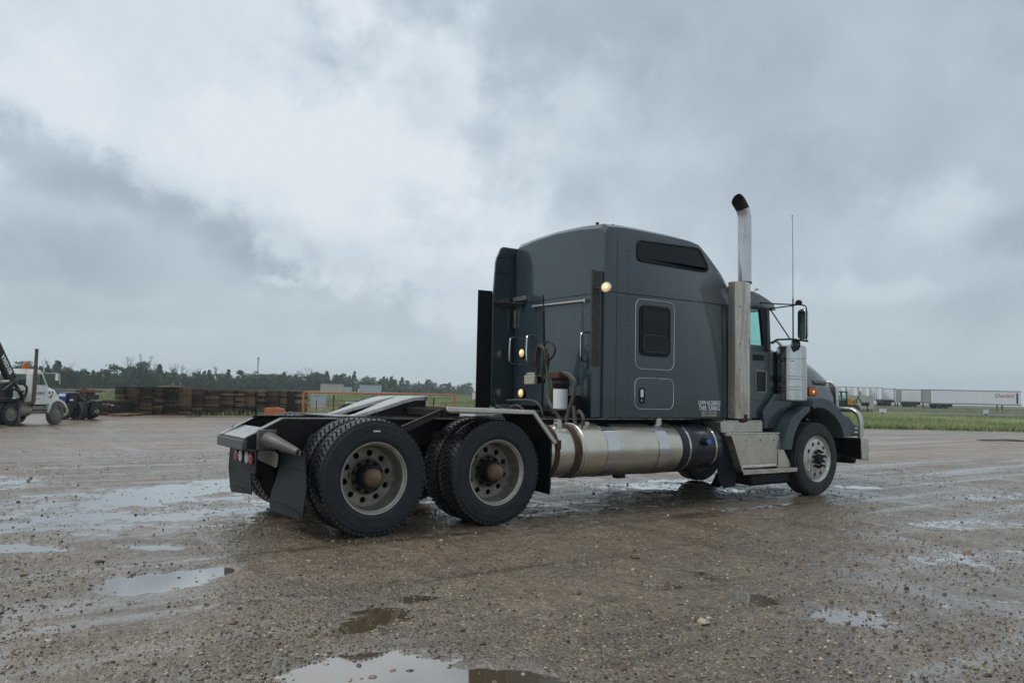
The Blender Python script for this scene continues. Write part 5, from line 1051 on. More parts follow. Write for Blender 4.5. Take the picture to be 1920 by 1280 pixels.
# ---- stacks of timber mats
WOODS = [pm('wet_dark_timber', (.036, .025, .018), .75, 0, .5, 2.0, stretch=(3, 1, 8)), pm('brown_timber', (.105, .064, .038), .75, 0, .45, 2.5, stretch=(3, 1, 8)), pm('tan_timber', (.22, .14, .075), .75, 0, .4, 2.5, stretch=(3, 1, 8)), pm('pale_board', (.36, .29, .19), .75, 0, .3, 2.5, stretch=(3, 1, 8))]
def mat_mesh(seed, wood):
    r_ = random.Random(seed); mb = MB(); w_ = .86; dp = 2.4
    for zz, th in ((.018, .034), (.092, .034)):
        n_ = 5
        for k in range(n_): mb.box((-w_/2+w_*(k+.5)/n_, r_.uniform(-.04, .04), zz+r_.uniform(-.003, .003)), (w_/n_*.90, dp*r_.uniform(.96, 1.02), th))
    for k in range(5): mb.box((r_.uniform(-.02, .02), -dp/2+.10+k*(dp-.2)/4, .055), (w_*r_.uniform(.97, 1.03), .14, .040))
    return mb.mesh('timber_mat', wood, smooth=False)
MATS = [[mat_mesh(k*10+w_, WOODS[w_]) for k in range(2)] for w_ in range(4)]
ORD = 'first second third fourth fifth sixth seventh eighth ninth tenth eleventh twelfth thirteenth fourteenth fifteenth sixteenth'.split()
cols = [(236, 252, 15, 0), (255, 278, 15, 1), (281, 303, 15, 0), (305, 324, 15, 0), (327, 349, 15, 0), (351, 375, 15, 2), (377, 397, 14, 0), (399, 425, 14, 1), (428, 452, 14, 1), (456, 473, 14, 0), (474, 491, 14, 2), (496, 510, 14, 0), (512, 535, 14, 1), (537, 549, 14, 2), (551, 564, 14, 0), (565, 573, 14, 3)]
nm = 0
def place_mat(px, v, z, w_, label, group, yaw=0.0, dx=0):
    global nm
    o = inst('timber_mat', MATS[w_][nm % 2], None, rot=(0, 0, AUA+yaw)); nm += 1
    p = at(px, v, 0); o.location = (p.x, p.y, z); tag(o, label, 'timber mat', group); return o
for ci, (p0, p1, nl, tone) in enumerate(cols):
    pm_ = (p0+p1)/2; v = 50.3+5.6*(pm_-236)/340; zb = H1((pm_-960)/1450*v, v); wsc = (p1-p0)/1450*v/.86; sl = .122+.007*(pm_-236)/340
    for k in range(nl):
        r_ = rnd.random(); w_ = tone if r_ < .45 else (0 if r_ < .64 else (1 if r_ < .86 else 2))
        o = place_mat(pm_, v+1.2+rnd.uniform(-.10, .10), zb+k*sl, w_, '%s timber mat, %s layer up in the %s tall stack from the left' % (('wet black-brown', 'brown', 'tan', 'pale')[w_], ORD[k], ORD[ci]), 'timber mats in the long stacked row', rnd.uniform(-.02, .02)); o.scale = (wsc*rnd.uniform(.95, 1.03), 1, sl/.112*.95)
for pj, (pm_, n_, dv) in enumerate(((214, 6, 0), (228, 8, .3), (196, 5, .6), (178, 7, 1.6), (160, 7, 2.2))):
    v = 49.5+dv; zb = H1((pm_-960)/1450*v, v)
    for k in range(n_):
        o = place_mat(pm_+rnd.uniform(-3, 3), v+rnd.uniform(-.1, .1), zb+k*.122, rnd.choice((0, 0, 1)), 'dark timber mat, %s layer up in the low pile %s' % (ORD[k], ('just left of the white tarp', 'touching the first tall stack', 'right beneath the white tarp', 'second from the left end', 'beside the blue work truck')[pj]), 'timber mats in the low piles', rnd.uniform(-.06, .06)); o.scale.x = 1.12
o = place_mat(243, 48.6, H1(-23.9, 48.6), 2, 'tan timber mat lying flat in front of the left end of the stacks', None, .05); o.scale = (1.35, 1, 1.4)
o = place_mat(368, 49.8, H1(-20, 49.8)+.0, 1, 'loose timber mat on the grass edge in front of the tall stacks', None, .1); o.scale = (.75, .5, .5)
p = at(318, 52.3, 1.42+H1(-23, 52.3)-.0); mb = MB().bx(-.42, .42, -1, 1, 0, .05); o = mb.build('pale_board', WOODS[3], None); o.location = at(325, 51.8, H1(-22.6, 51.8)+15*.1238+.03); o.rotation_euler = (0, 0, AUA); tag(o, 'pale weathered board lying on top of the tall mat stacks', 'board')
rt = np.random.RandomState(3); mb = MB(); secs = []
for i in range(9):
    x = -.55+1.1*i/8; hh = .20*(1-abs(x/.56)**2.2)+.03; secs.append([(x, -.25, 0), (x, -.16, hh*rt.uniform(.6, 1)), (x, .02, hh*rt.uniform(.85, 1.15)), (x, .18, hh*rt.uniform(.5, .9)), (x, .27, 0)])
o = mb.loft(secs).build('tarp', pm('white_tarp', (.62, .63, .64), .5, 0, .06, 4)); o.location = at(208, 48.9, H1(-25.4, 48.9)+.62); o.rotation_euler = (0, 0, AUA); tag(o, 'crumpled white tarp on the low dark mat pile', 'tarp')
mb = MB().prism([(-.58, 0), (.58, 0), (.52, .50), (.06, .55), (-.52, .52)], 'y', -.3, .3); o = mb.build('concrete_block', ORANGE, None, .03); o.location = at(520, 46); o.rotation_euler = (0, 0, AUA+R(6)); o.scale = (1, 1, 1.45); tag(o, 'orange painted concrete block in front of the timber mat stacks', 'block')
# ---- orange gate
gA, gB = at(572, 48.5), at(855, 48.5); GT = thing('pipe_gate', 'long orange pipe gate standing at the edge of the grass', 'gate', tuple(gA), math.atan2(gB.y-gA.y, gB.x-gA.x))
gl = (gB-gA).length; zt = 1.30-gA.z-.04
MB().cyl((0, 0, zt), (gl, 0, zt+.06), .045, 10).build('top_rail', ORANGE, GT)
for x in (.03, gl-.03, gl*.5): MB().cyl((x, .0, 0), (x, 0, zt), .075, 10).build('post', ORANGE, GT)
for k in range(4): MB().cyl((0, 0, .22+k*.27), (gl*.97, 0, .22+k*.27), .018, 6).build('thin_rail', ORANGE, GT)
# ---- wire fence beyond the gate
fA = at(600, 62); FN = thing('wire_fence', 'thin wire fence with dark posts crossing the grass behind the orange gate', 'fence', tuple(fA), AUA)
for px, h_ in ((629, 1.5), (597, 1.1), (680, .9), (816, 1.3), (760, .9), (840, .9)):
    q = at(px, 62)-fA; x = q.dot(AU); MB().cyl((x, 0, q.z-.1), (x, 0, q.z+h_), .05 if h_ > 1.2 else .035, 7).build('post', DKPAINT, FN)
for k in (.4, .75, 1.0): MB().tube([((at(px, 62)-fA).dot(AU), 0, (at(px, 62)-fA).z+k) for px in (590, 629, 680, 760, 816, 860)], .008, 4).build('wire', TRAIL, FN)
# ---- sheds and containers on the field
def container(px0, px1, v, ytop, mt, name, label, cat, dep=2.4, yaw=0.0, base=None):
    u0, u1 = (px0-960)/1450*v, (px1-960)/1450*v; um = (u0+u1)/2; z = H1(um, v) if base is None else base; w_ = u1-u0
    hor = 741-.0215*(960-(px0+px1)/2); zt = 1.334+(hor-ytop)/1450*v
    t_ = thing(name, label, cat, tuple(UV(um, v, z)), AUA+yaw); hh = zt-z
    MB().bx(-w_/2, w_/2, 0, dep, 0, hh).build('shell', mt, t_, .02)
    n_ = max(4, int(w_/.28)); mb = MB()
    for k in range(n_): mb.bx(-w_/2+w_*(k+.25)/n_, -w_/2+w_*(k+.7)/n_, -.03, -.001, .12, hh-.12)
    mb.build('corrugation', mt, t_)
    MB().bx(-w_/2-.03, w_/2+.03, -.05, dep, hh, hh+.07).bx(-w_/2-.03, -w_/2+.06, -.05, .02, 0, hh).bx(w_/2-.06, w_/2+.03, -.05, .02, 0, hh).build('corner_frame', TRAIL if mt is TWHITE else mt, t_)
    return t_
container(604, 642, 150, 720, CREAM, 'storage_container', 'cream storage container furthest left on the field below the trees', 'container')
container(643, 658, 162, 725, PGREY, 'storage_container', 'small pale grey container right behind the cream one', 'container')
container(677, 714, 150, 722, PGREY, 'storage_container', 'larger pale grey container on the field right of the cream one', 'container')
container(673, 677, 156, 728, TWHITE, 'storage_container', 'narrow white box peeking out left of the larger grey container', 'container')
container(587, 611, 70, 741, PGREY, 'utility_cabinet', 'pale grey utility cabinet on the grass seen through the orange gate', 'cabinet', 1.0)
container(887, 900, 120, 735, TWHITE, 'storage_container', 'white container half hidden by the left edge of the grey truck sleeper', 'container')
mb = MB().bx(-1.6, 1.6, 0, 1, .0, .55).bx(-1.1, .9, .1, .9, .55, .75); o = mb.build('scrap_pile', RUSTRED, None, .05); o.location = at(700, 66); o.rotation_euler = (0, 0, AUA); tag(o, 'dark rusty steel lying on the grass behind the orange gate', 'scrap steel')
# ---- mast
mp = at(485, 300); MS = thing('lattice_mast', 'thin lattice mast rising alone above the tree line', 'mast', tuple(mp), .3)
mh = 14.2-mp.z
for a in (0, 120, 240): MB().cyl((.35*math.cos(R(a)), .35*math.sin(R(a)), 0), (.18*math.cos(R(a)), .18*math.sin(R(a)), mh), .06, 5).build('mast_leg', LATTICE, MS)
mb = MB()
for k in range(16):
    for a in (0, 120, 240):
        r1, r2 = .35-.17*k/16, .35-.17*(k+1)/16; mb.cyl((r1*math.cos(R(a)), r1*math.sin(R(a)), mh*k/16), (r2*math.cos(R(a+120)), r2*math.sin(R(a+120)), mh*(k+1)/16), .03, 4)
mb.build('lattice', LATTICE, MS); MB().bx(-.25, .25, -.25, .25, mh-.9, mh-.2).build('antenna', LATTICE, MS)
# ---- trailers on the right
def trailer(px0, px1, v, label, yaw=0.0, end=False, script=False, zlift=0.0, h=2.62, grp=None):
    u0, u1 = (px0-960)/1450*v, (px1-960)/1450*v; um = (u0+u1)/2; L_ = u1-u0
    z = 1.3345+zlift
    yaw = -math.atan2(um, v) if end else yaw
    t_ = thing('semi_trailer', label, 'trailer', tuple(UV(um, v, H1(um, v))), AUA+yaw, grp); dz = z-t_.location.z
    dep = 12.0 if end else 2.5
    MB().bx(-L_/2, L_/2, 0, dep, dz, dz+h).build('body', TWHITE, t_, .03)
    MB().bx(-L_/2-.02, L_/2+.02, -.03, dep+.02, dz+h-.02, dz+h+.11).bx(-L_/2, L_/2, -.03, dep, dz-.14, dz-.01).build('rail', TRAIL, t_)
    if end:
        for q in (-1, 1):
            dr = MB().bx(.03 if q > 0 else -L_/2+.10, L_/2-.10 if q > 0 else -.03, -.05, -.001, dz+.1, dz+h-.12).build('rear_door', TWHITE, t_)
            MB().cyl((q*.35, -.07, dz+.1), (q*.35, -.07, dz+h-.1), .03, 6).build('lock_rod', TRAIL, dr)
        MB().bx(-L_/2, -L_/2+.12, -.07, 0, dz, dz+h).bx(L_/2-.12, L_/2, -.07, 0, dz, dz+h).bx(-.05, .05, -.07, -.04, dz, dz+h).build('door_frame', TRAIL, t_)
        MB().bx(-L_/2, L_/2, -.05, .05, dz-.6, dz-.5).bx(-.8, -.7, -.05, .05, dz-.6, dz).bx(.7, .8, -.05, .05, dz-.6, dz).build('underride_guard', TRAIL, t_)
        ax = [(-L_/2+.3, 1.5), (L_/2-.3, 1.5), (-L_/2+.3, 2.8), (L_/2-.3, 2.8)]
        for x, y in ax: w_ = MB().lathe([(.0001, -.15), (.3, -.15), (.5, -.12), (.5, .12), (.3, .15), (.0001, .15)], (0, 0, 0), 'x', 18).build('wheel', TYRE, t_); w_.location = (x, y, .5)
    else:
        MB().bx(-L_/2+.02, L_/2-.02, -.012, .0, dz+.05, dz+.12).build('lower_band', TRAIL, t_)
        for x in (-L_/2+1.6, -L_/2+2.9):
            for y in (.2, 2.2):
                w_ = MB().lathe([(.0001, -.17), (.25, -.17), (.5, -.14), (.5, .14), (.25, .17), (.0001, .17)], (0, 0, 0), 'y', 20).build('wheel', TYRE, t_); w_.location = (x, y, .5)
        MB().bx(-L_/2+.7, -L_/2+4.2, .25, 2.2, dz-.65, dz-.14).build('bogie', DKPAINT, t_)
        for y in (.4, 2.0): MB().bx(L_/2-3.6, L_/2-3.4, y, y+.12, .0, dz).build('landing_leg', DKPAINT, t_)
        n_ = max(2, int(L_/1.22)); mb = MB()
        for k in range(1, n_): mb.bx(-L_/2+L_*k/n_-.006, -L_/2+L_*k/n_+.006, -.006, 0, dz+.1, dz+h-.1)
        mb.build('panel_seam', PGREY, t_)
        MB().bx(-L_/2-.25, -L_/2-.002, .1, 2.4, dz+.05, dz+h).build('rear_door', TGREY, t_)
    if script:
        text('side_script', 'Overland', REDINK, t_, (L_/2-3.3, -.02, dz+h-.85), (R(90), 0, 0), 1.15, .002, shear=.35, sx=.85)
        MB().bx(L_/2-.95, L_/2-.62, -.02, -.001, dz+.25, dz+h-.3).build('dark_stripe', BLACK, t_)
    return t_
trailer(1748, 1914, 152, 'long white trailer with red script lettering, nearest in the row', R(-1.5), script=True, zlift=.28, h=2.60)
trailer(1692, 1731, 172, 'white trailer side just left of the lettered trailer', R(-1), zlift=.55, h=2.62)
trailer(1646, 1680, 186, 'white trailer side at the left of the dark grey trailer doors', R(-1), zlift=.9, h=2.65)
for px0, lab in ((1566, 'first'), (1588, 'second'), (1611, 'third'), (1634, 'fourth')):
    trailer(px0, px0+20, 182, 'white trailer seen from its doors, %s from the left in the far row' % lab, R(2), end=True, zlift=.95, h=2.72, grp='trailers seen from behind in the far row')
t_ = trailer(1729, 1748, 158, 'dark ribbed trailer rear between the two long white trailers', R(2), end=True, zlift=.34, h=2.66)
for c in t_.children_recursive:
    if c.type == 'MESH' and c.name.startswith(('body', 'rear_door')): c.data = c.data.copy(); c.data.materials.clear(); c.data.materials.append(TGREY)
trailer(1677, 1686, 178, 'narrow dark trailer end between two white trailer sides', R(2), end=True, zlift=.66, h=2.64)
SH = container(1590, 1638, 118, 742, CREAM, 'site_shed', 'beige flat-roofed shed behind the yellow tractor', 'shed', 3.0)
# ---- yellow tractor
g1 = at(1588, 92); YT = thing('loader_tractor', 'yellow tractor with dark glazed cab and raised arms beside the beige shed', 'tractor', tuple(g1), AUA+R(3))
ty0 = 1.10-g1.z
def Y(n_, mb, mt, par=YT, bev=0.0): return mb.build(n_, mt, par, bev)
cabY = Y('cab_frame', MB().bx(-1.45, .12, 0, 1.5, ty0+1.48, ty0+1.60).bx(-1.45, -1.33, 0, .1, ty0-.1, ty0+1.5).bx(-.62, -.52, 0, .1, ty0-.1, ty0+1.5).bx(0, .12, 0, .1, ty0-.1, ty0+1.5).bx(-1.45, .12, 0, .1, ty0-.1, ty0+.5).bx(-1.45, -1.33, 1.4, 1.5, ty0-.1, ty0+1.5).bx(0, .12, 1.4, 1.5, ty0-.1, ty0+1.5), BLACK, YT)
Y('cab_glass', MB().bx(-1.40, .08, .04, .06, ty0+.5, ty0+1.48), CABGL, cabY); Y('seat', MB().bx(-1.1, -.6, .5, 1.0, ty0+.2, ty0+1.1), INTER, cabY)
Y('hood', MB().prism([(.13, ty0-.05), (1.15, ty0-.05), (1.20, ty0+.55), (1.1, ty0+.68), (.13, ty0+.80)], 'y', .2, 1.3), YEL, YT, .05)
Y('chassis', MB().bx(-1.3, 1.5, .3, 1.2, ty0-.45, ty0-.05), DKPAINT)
for x, r_ in ((-.8, .75), (1.1, .5)):
    for y in (.1, 1.4): w_ = Y('wheel', MB().lathe([(.0001, -.2), (r_*.5, -.2), (r_*.95, -.2), (r_, -.14), (r_, .14), (r_*.95, .2), (.0001, .2)], (0, 0, 0), 'y', 20), TYRE); w_.location = (x, y, r_)
Y('loader_arm', MB().tube([(.9, .1, ty0+.3), (1.5, .1, ty0+.95), (1.75, .1, ty0+1.55)], .10, 6).tube([(1.5, .1, ty0+.9), (1.9, .1, ty0+.3), (2.4, .1, ty0+.25)], .10, 6).tube([(1.2, .1, ty0+.1), (1.45, .1, ty0+1.1)], .07, 6), pm('faded_green_paint', (.10, .13, .04), .6)); Y('front_frame', MB().bx(2.3, 2.75, 0, 1, ty0-.1, ty0+.35).bx(2.5, 2.6, 0, .1, ty0-.9, ty0+.1).bx(1.9, 3.2, 0, .6, ty0-.78, ty0-.66), DKPAINT)
# ---- small markers and a dark strip
for px, y_, lab, w_ in ((1656, 769, 'low white board on the grass nearer the yellow tractor', .70), (1849, 771, 'low white board on the grass below the lettered trailer', .5)):
    p = at(px, 76); zz = 1.334-(y_-(741+.0215*(px-960)))/1450*76; M_ = thing('marker_board', lab, 'board', (p.x, p.y, p.z), AUA); hz = zz-p.z
    MB().bx(-w_/2, w_/2, -.02, .02, hz-.17, hz+.19).build('panel', MARK, M_, .005); MB().bx(-.04, .04, .021, .06, -.2, hz+.1).build('stake', DKPAINT, M_)
mb = MB(); secs = [[(x, -.28+.1*math.sin(x*2), 0), (x, -.2, .03+.03*math.sin(x*5)), (x, .1, .045+.02*math.cos(x*3)), (x, .3+.08*math.sin(x*3), 0)] for x in [k*.2-1.1 for k in range(13)]]
o = mb.loft(secs).build('rubber_strip', TYRE); o.location = at(1888, 30); o.rotation_euler = (0, 0, AUA+R(3)); tag(o, 'torn black rubber strip lying on the gravel at the right', 'rubber strip')
# ---- far road
ru = np.linspace(30, 200, 40); rv_ = np.linspace(0, 1, 5); RU, RV = np.meshgrid(ru, rv_); RVV = 92+RV*20-(RU-40)*.10
RXX = CX+AU.x*RU+AV.x*RVV; RYY = CY+AU.y*RU+AV.y*RVV
rme = grid_mesh('far_road', RXX, RYY, base_h(RU, RVV)+.02); o = bpy.data.objects.new('far_road', rme); COL.objects.link(o); o['kind'] = 'structure'; rme.materials.append(pm('grey_road', (.16, .165, .165), .9, 0, .12, .5, spec=.1))
# ---- grass blades
GRASSM, t = material('grass_blades'); ns, lk = t.nodes, t.links; b = ns['Principled BSDF']; a_ = ns.new('ShaderNodeAttribute'); a_.attribute_name = 'tint'
rp = ns.new('ShaderNodeValToRGB'); lk.new(a_.outputs['Fac'], rp.inputs[0]); e_ = rp.color_ramp.elements; e_[0].color = (.11, .155, .06, 1); e_[1].color = (.46, .45, .25, 1); q = e_.new(.45); q.color = (.22, .28, .11, 1); q = e_.new(.75); q.color = (.32, .35, .16, 1)
lk.new(rp.outputs[0], b.inputs['Base Color']); b.inputs['Roughness'].default_value = .8
def blades(name, u, v, hmin, hmax, wd):
    n_ = len(u); X = CX+AU.x*u+AV.x*v; Y_ = CY+AU.y*u+AV.y*v; Z = base_h(u, v)-.03
    patch = fbm(u*.16, v*.16, 201, 4); h_ = rs.uniform(hmin, hmax, n_)*(1+.8*patch)
    a1 = rs.uniform(0, 6.283, n_); lean = rs.uniform(.05, .5, n_)*h_; a2 = rs.uniform(0, 6.283, n_)
    b0 = np.stack([X-np.cos(a1)*wd, Y_-np.sin(a1)*wd, Z], 1); b1 = np.stack([X+np.cos(a1)*wd, Y_+np.sin(a1)*wd, Z], 1); tp = np.stack([X+np.cos(a2)*lean, Y_+np.sin(a2)*lean, Z+h_], 1)
    co = np.stack([b0, b1, tp], 1).reshape(-1, 3); me = bpy.data.meshes.new(name); me.vertices.add(n_*3); me.vertices.foreach_set('co', co.ravel().astype(np.float32))
    me.loops.add(n_*3); me.loops.foreach_set('vertex_index', np.arange(n_*3, dtype=np.int32)); me.polygons.add(n_); me.polygons.foreach_set('loop_start', np.arange(0, n_*3, 3, dtype=np.int32))
    at_ = me.attributes.new('tint', 'FLOAT', 'POINT'); at_.data.foreach_set('value', np.repeat(np.clip(.45+.8*fbm(u*.12+7, v*.12, 211, 4)+rs.uniform(-.22, .22, n_), 0, 1), 3).astype(np.float32))
    me.update(calc_edges=True); me.materials.append(GRASSM); o = bpy.data.objects.new(name, me); COL.objects.link(o); o['kind'] = 'stuff'; return o
n_ = 95000; v = 41.3+rs.uniform(0, 1, n_)**1.6*75; u = rs.uniform(.34, .74, n_)*v; edge = np.interp(u, [-60, -28, -12, -3, 10, 60], [50, 50.5, 57, 52, 41, 40.5])
k_ = v > edge+.4+.8*fbm(u*.6, v*.6, 221, 3); k_ &= ~((v > 88-(u-40)*.1) & (v < 114-(u-40)*.1) & (u > 30)); blades('grass_strip', u[k_], v[k_], .14, .42, .045)
n_ = 60000; v = 51+rs.uniform(0, 1, n_)**1.5*110; u = rs.uniform(-.66, -.02, n_)*v; edge = np.interp(u, [-60, -28, -12, -3, 10, 60], [50.5, 50.8, 55, 51, 41, 40.5]); k_ = v > edge; blades('field_grass', u[k_], v[k_], .12, .40, .06)
# ---- trees
LEAF = []
for nm_, c1, c2 in (('dark_foliage', (.026, .060, .036), (.072, .145, .080)), ('mid_foliage', (.040, .084, .042), (.10, .18, .085)), ('olive_foliage', (.045, .058, .026), (.11, .12, .055))):
    mt, t = material(nm_); ns, lk = t.nodes, t.links; b = ns['Principled BSDF']; a_ = ns.new('ShaderNodeAttribute'); a_.attribute_name = 'tint'; rp = ns.new('ShaderNodeValToRGB'); lk.new(a_.outputs['Fac'], rp.inputs[0])
    rp.color_ramp.elements[0].color = (*c1, 1); rp.color_ramp.elements[1].color = (*c2, 1); lk.new(rp.outputs[0], b.inputs['Base Color']); b.inputs['Roughness'].default_value = .75; LEAF.append(mt)
BARK = pm('grey_bark', (.075, .066, .058), .85, 0, .3, 4)
BARK2 = pm('dead_grey_wood', (.12, .11, .105), .85, 0, .25, 4)
def crown_mesh(seed, kind):
    r_ = np.random.RandomState(seed); h_ = 6.0; blobs = []
    if kind == 'spruce':
        for k in range(16):
            z = .25+k*.37; w_ = 1.55*(1-k/17)**.8
            for j in range(5): a = r_.uniform(0, 6.28); blobs.append((w_*.6*math.cos(a), w_*.6*math.sin(a), z+r_.uniform(-.15, .15), w_*.42, .28))
    else:
        for k in range(26):
            z = r_.uniform(.15, 5.6); w_ = (1.9 if kind == 'bush' else 1.5)*math.sin(min(1, (z+.8)/6.6)*math.pi*.93)**.65; a = r_.uniform(0, 6.28); q = w_*math.sqrt(r_.uniform(0, 1)); blobs.append((q*math.cos(a), q*math.sin(a), z, r_.uniform(.4, .8), r_.uniform(.35, .6)))
    n_ = 1900; B_ = np.array(blobs); idx = r_.randint(0, len(B_), n_); d = r_.normal(size=(n_, 3)); d /= np.linalg.norm(d, axis=1)[:, None]; d *= r_.uniform(.4, 1.3, (n_, 1))
    c = B_[idx, :3]+d*np.stack([B_[idx, 3], B_[idx, 3], B_[idx, 4]], 1); s_ = r_.uniform(.07, .20, (n_, 1))
    e1 = r_.normal(size=(n_, 3)); e1 /= np.linalg.norm(e1, axis=1)[:, None]; e2 = np.cross(e1, r_.normal(size=(n_, 3))); e2 /= np.linalg.norm(e2, axis=1)[:, None]
    co = np.stack([c-e1*s_, c+e2*s_*.7, c+e1*s_, c-e2*s_*.7], 1).reshape(-1, 3); me = bpy.data.meshes.new('crown'); me.vertices.add(n_*4); me.vertices.foreach_set('co', co.ravel().astype(np.float32)); me.loops.add(n_*4); me.loops.foreach_set('vertex_index', np.arange(n_*4, dtype=np.int32)); me.polygons.add(n_); me.polygons.foreach_set('loop_start', np.arange(0, n_*4, 4, dtype=np.int32))
    tint = np.clip(r_.uniform(0, 1, len(B_))[idx]*.7+r_.uniform(0, .3, n_), 0, 1); at_ = me.attributes.new('tint', 'FLOAT', 'POINT'); at_.data.foreach_set('value', np.repeat(tint, 4).astype(np.float32)); me.update(calc_edges=True); return me
def limbs(seed, h_, dead):
    r_ = random.Random(seed); mb = MB()
    def br(p, d, l, rad, dep):
        q = p+d*l; mid = p+d*l*.5+Vector((r_.uniform(-.06, .06), r_.uniform(-.06, .06), 0))*l; mb.tube([p, mid, q], [rad, rad*.8, rad*.6], 5 if dep < 2 else 3)
        if dep >= (4 if dead else 2): return
        for k in range(3 if dep else (6 if dead else 4)):
            t_ = r_.uniform(.35, 1.0); st = p.lerp(q, t_); a = r_.uniform(0, 6.28); up = r_.uniform(.5, 1.3); nd = Vector((math.cos(a), math.sin(a), up)).normalized(); nd = (nd*.75+d*.45).normalized(); br(st, nd, l*r_.uniform(.38, .6), rad*.5, dep+1)
    br(Vector((0, 0, -.2)), Vector((r_.uniform(-.06, .06), r_.uniform(-.06, .06), 1)).normalized(), h_*.62, .13 if not dead else .15, 0); return mb.mesh('trunk', BARK2 if dead else BARK, smooth=False)
CROWNS = {k: [crown_mesh(s_+i*13, k) for i in range(3)] for s_, k in ((1, 'spruce'), (2, 'round'), (3, 'bush'))}
TRUNKS = [limbs(s_, 5.6, False) for s_ in range(3)]; DEAD = [limbs(40+s_, 7.2, True) for s_ in range(5)]
KM = {}
def crown_of(kind, i, mt):
    key = (kind, i, mt)
    if key not in KM: me = CROWNS[kind][i].copy(); me.materials.append(LEAF[mt]); KM[key] = me
    return KM[key]
LAB = {'spruce': 'dark pointed evergreen in the tree line behind the timber mats', 'round': 'rounded leafy tree in the long tree line beyond the field', 'bush': 'low spreading bushy tree at the edge of the far field'}
ZONES = ((20, 'above the crane'), (75, 'behind the white cab roof'), (125, 'above the white truck hood'), (175, 'above the blue work truck'), (232, 'above the low mat piles'), (280, 'over the first tall stacks'), (330, 'over the second quarter of the stacks'), (380, 'over the middle of the stacks'), (430, 'over the stacks right of the middle'), (480, 'just left of the lattice mast'), (530, 'just right of the lattice mast'), (572, 'over the right end of the stacks'), (605, 'left of the cream container'), (660, 'behind the cream container'), (715, 'behind the larger grey container'), (760, 'right of the containers'), (810, 'above the right half of the orange gate'), (2000, 'beside the grey truck'))
def zone(px): return next(z for a, z in ZONES if px <= a)
def tree_label(kind, h_, px, mt):
    return ('%s %s %s %s' % ('tall' if h_ > 6.3 else ('short' if h_ < 4.6 else 'medium'), ('dark', 'mid green', 'olive')[mt], {'spruce': 'pointed evergreen', 'round': 'rounded tree', 'bush': 'bushy tree'}[kind], zone(px)))
def tree(u, v, h_, kind, mt, wsc=1.0):
    p = UV(u, v, H1(u, v)-.1); t_ = thing({'spruce': 'spruce_tree', 'round': 'leafy_tree', 'bush': 'bushy_tree'}[kind], LAB[kind], 'tree', tuple(p), rnd.uniform(0, 6.28), 'trees of the distant tree line'); t_['label'] = tree_label(kind, h_, (u/v*1450)+960, mt); k = h_/6.0; t_.scale = (k*wsc, k*wsc, k)
    inst('trunk', TRUNKS[rnd.randrange(3)], t_); inst('crown', crown_of(kind, rnd.randrange(3), mt), t_); return t_
for row, (dv, hs) in enumerate(((0, .86), (9, 1.0), (20, 1.1))):
    px = -60.0
    while px < 886:
        v = float(np.interp(px, [-60, 100, 560, 740, 810, 880], [165, 172, 265, 340, 430, 540]))+dv+rnd.uniform(-4, 4)
        top = float(np.interp(px, [-60, 100, 200, 250, 330, 400, 480, 560, 620, 700, 760, 815, 880], [686, 684, 694, 685, 694, 697, 697, 702, 699, 707, 711, 716, 721]))
        hor = 741-.0215*(960-px); u = (px-960)/1450*v; hh = (1.334+(hor-top)/1450*v)-H1(u, v); hh *= hs*rnd.choice((.68, .85, .93, 1.0, 1.18))*.95
        kd = rnd.choices(('spruce', 'round', 'bush'), (.34, .40, .26))[0]
        tree(u, v, max(1.8, hh), kd, rnd.choices((0, 1, 2), (.55, .35, .10))[0], rnd.uniform(1.15, 1.7)*(1.25 if hh < 4 else 1.0)); px += 1450/v*rnd.uniform(1.3, 2.6)*(1 if px < 600 else 1.4)
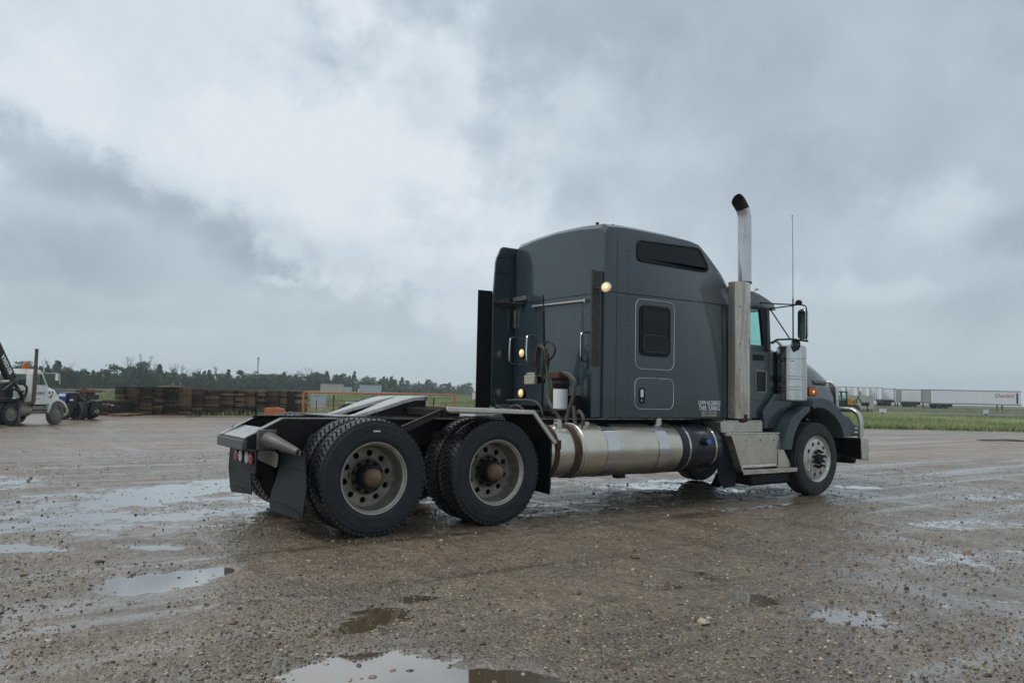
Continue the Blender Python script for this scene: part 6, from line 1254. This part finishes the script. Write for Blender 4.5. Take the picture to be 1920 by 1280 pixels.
for px, ytop in ((20, 672), (52, 668), (74, 672), (92, 668), (110, 677), (128, 676), (238, 663), (246, 666), (268, 660), (276, 662), (286, 668), (292, 674), (322, 679), (332, 675), (343, 676), (364, 683), (372, 680), (398, 684), (410, 680), (545, 690), (558, 686), (562, 688), (582, 686), (590, 684), (598, 688), (605, 690), (660, 703), (640, 702)):
    v = float(np.interp(px, [0, 100, 560, 740], [170, 176, 268, 345]))+rnd.uniform(-3, 12); hor = 741-.0215*(960-px); u = (px-960)/1450*v; hh = (1.334+(hor-ytop)/1450*v)-H1(u, v)
    t_ = thing('bare_tree', 'leafless grey tree poking above the tree line ' + zone(px), 'tree', tuple(UV(u, v, H1(u, v))), rnd.uniform(0, 6.28), 'bare trees in the tree line'); k = hh/7.4; t_.scale = (k*.9, k*.9, k); inst('trunk', DEAD[rnd.randrange(5)], t_)
for px, yt, v in ((712, 712, 230), (736, 705, 300), (815, 724, 260), (788, 728, 240), (750, 727, 220), (845, 716, 480), (868, 722, 400), (826, 728, 200), (700, 726, 200)):
    hor = 741-.0215*(960-px); u = (px-960)/1450*v; tree(u, v, max(1.2, (1.334+(hor-yt)/1450*v)-H1(u, v)), 'bush' if v < 300 else 'spruce', 1, 1.5)
# ---- damp air
mb = MB().bx(-420, 420, -60, 760, -3.0, 22.0); hz = mb.build('haze', None, None); hz['kind'] = 'stuff'; hz.rotation_euler = (0, 0, AUA); hz.location = (CAM.x, CAM.y, 0)
hm, t = material('damp_air'); t.nodes.remove(t.nodes['Principled BSDF']); pv = t.nodes.new('ShaderNodeVolumePrincipled'); pv.inputs['Color'].default_value = (.86, .93, .97, 1); pv.inputs['Density'].default_value = .00055; pv.inputs['Anisotropy'].default_value = .2
t.links.new(pv.outputs[0], t.nodes['Material Output'].inputs['Volume']); hz.data.materials.append(hm)

# ---- lettering becomes mesh
dg = bpy.context.evaluated_depsgraph_get()
for o in [o for o in S.objects if o.type == 'FONT']:
    me = bpy.data.meshes.new_from_object(o.evaluated_get(dg)); nm_ = o.name; o.name = 'old'
    n_ = bpy.data.objects.new(nm_, me); COL.objects.link(n_); n_.parent = o.parent; n_.location = o.location; n_.rotation_euler = o.rotation_euler; n_.scale = o.scale
    bpy.data.objects.remove(o)
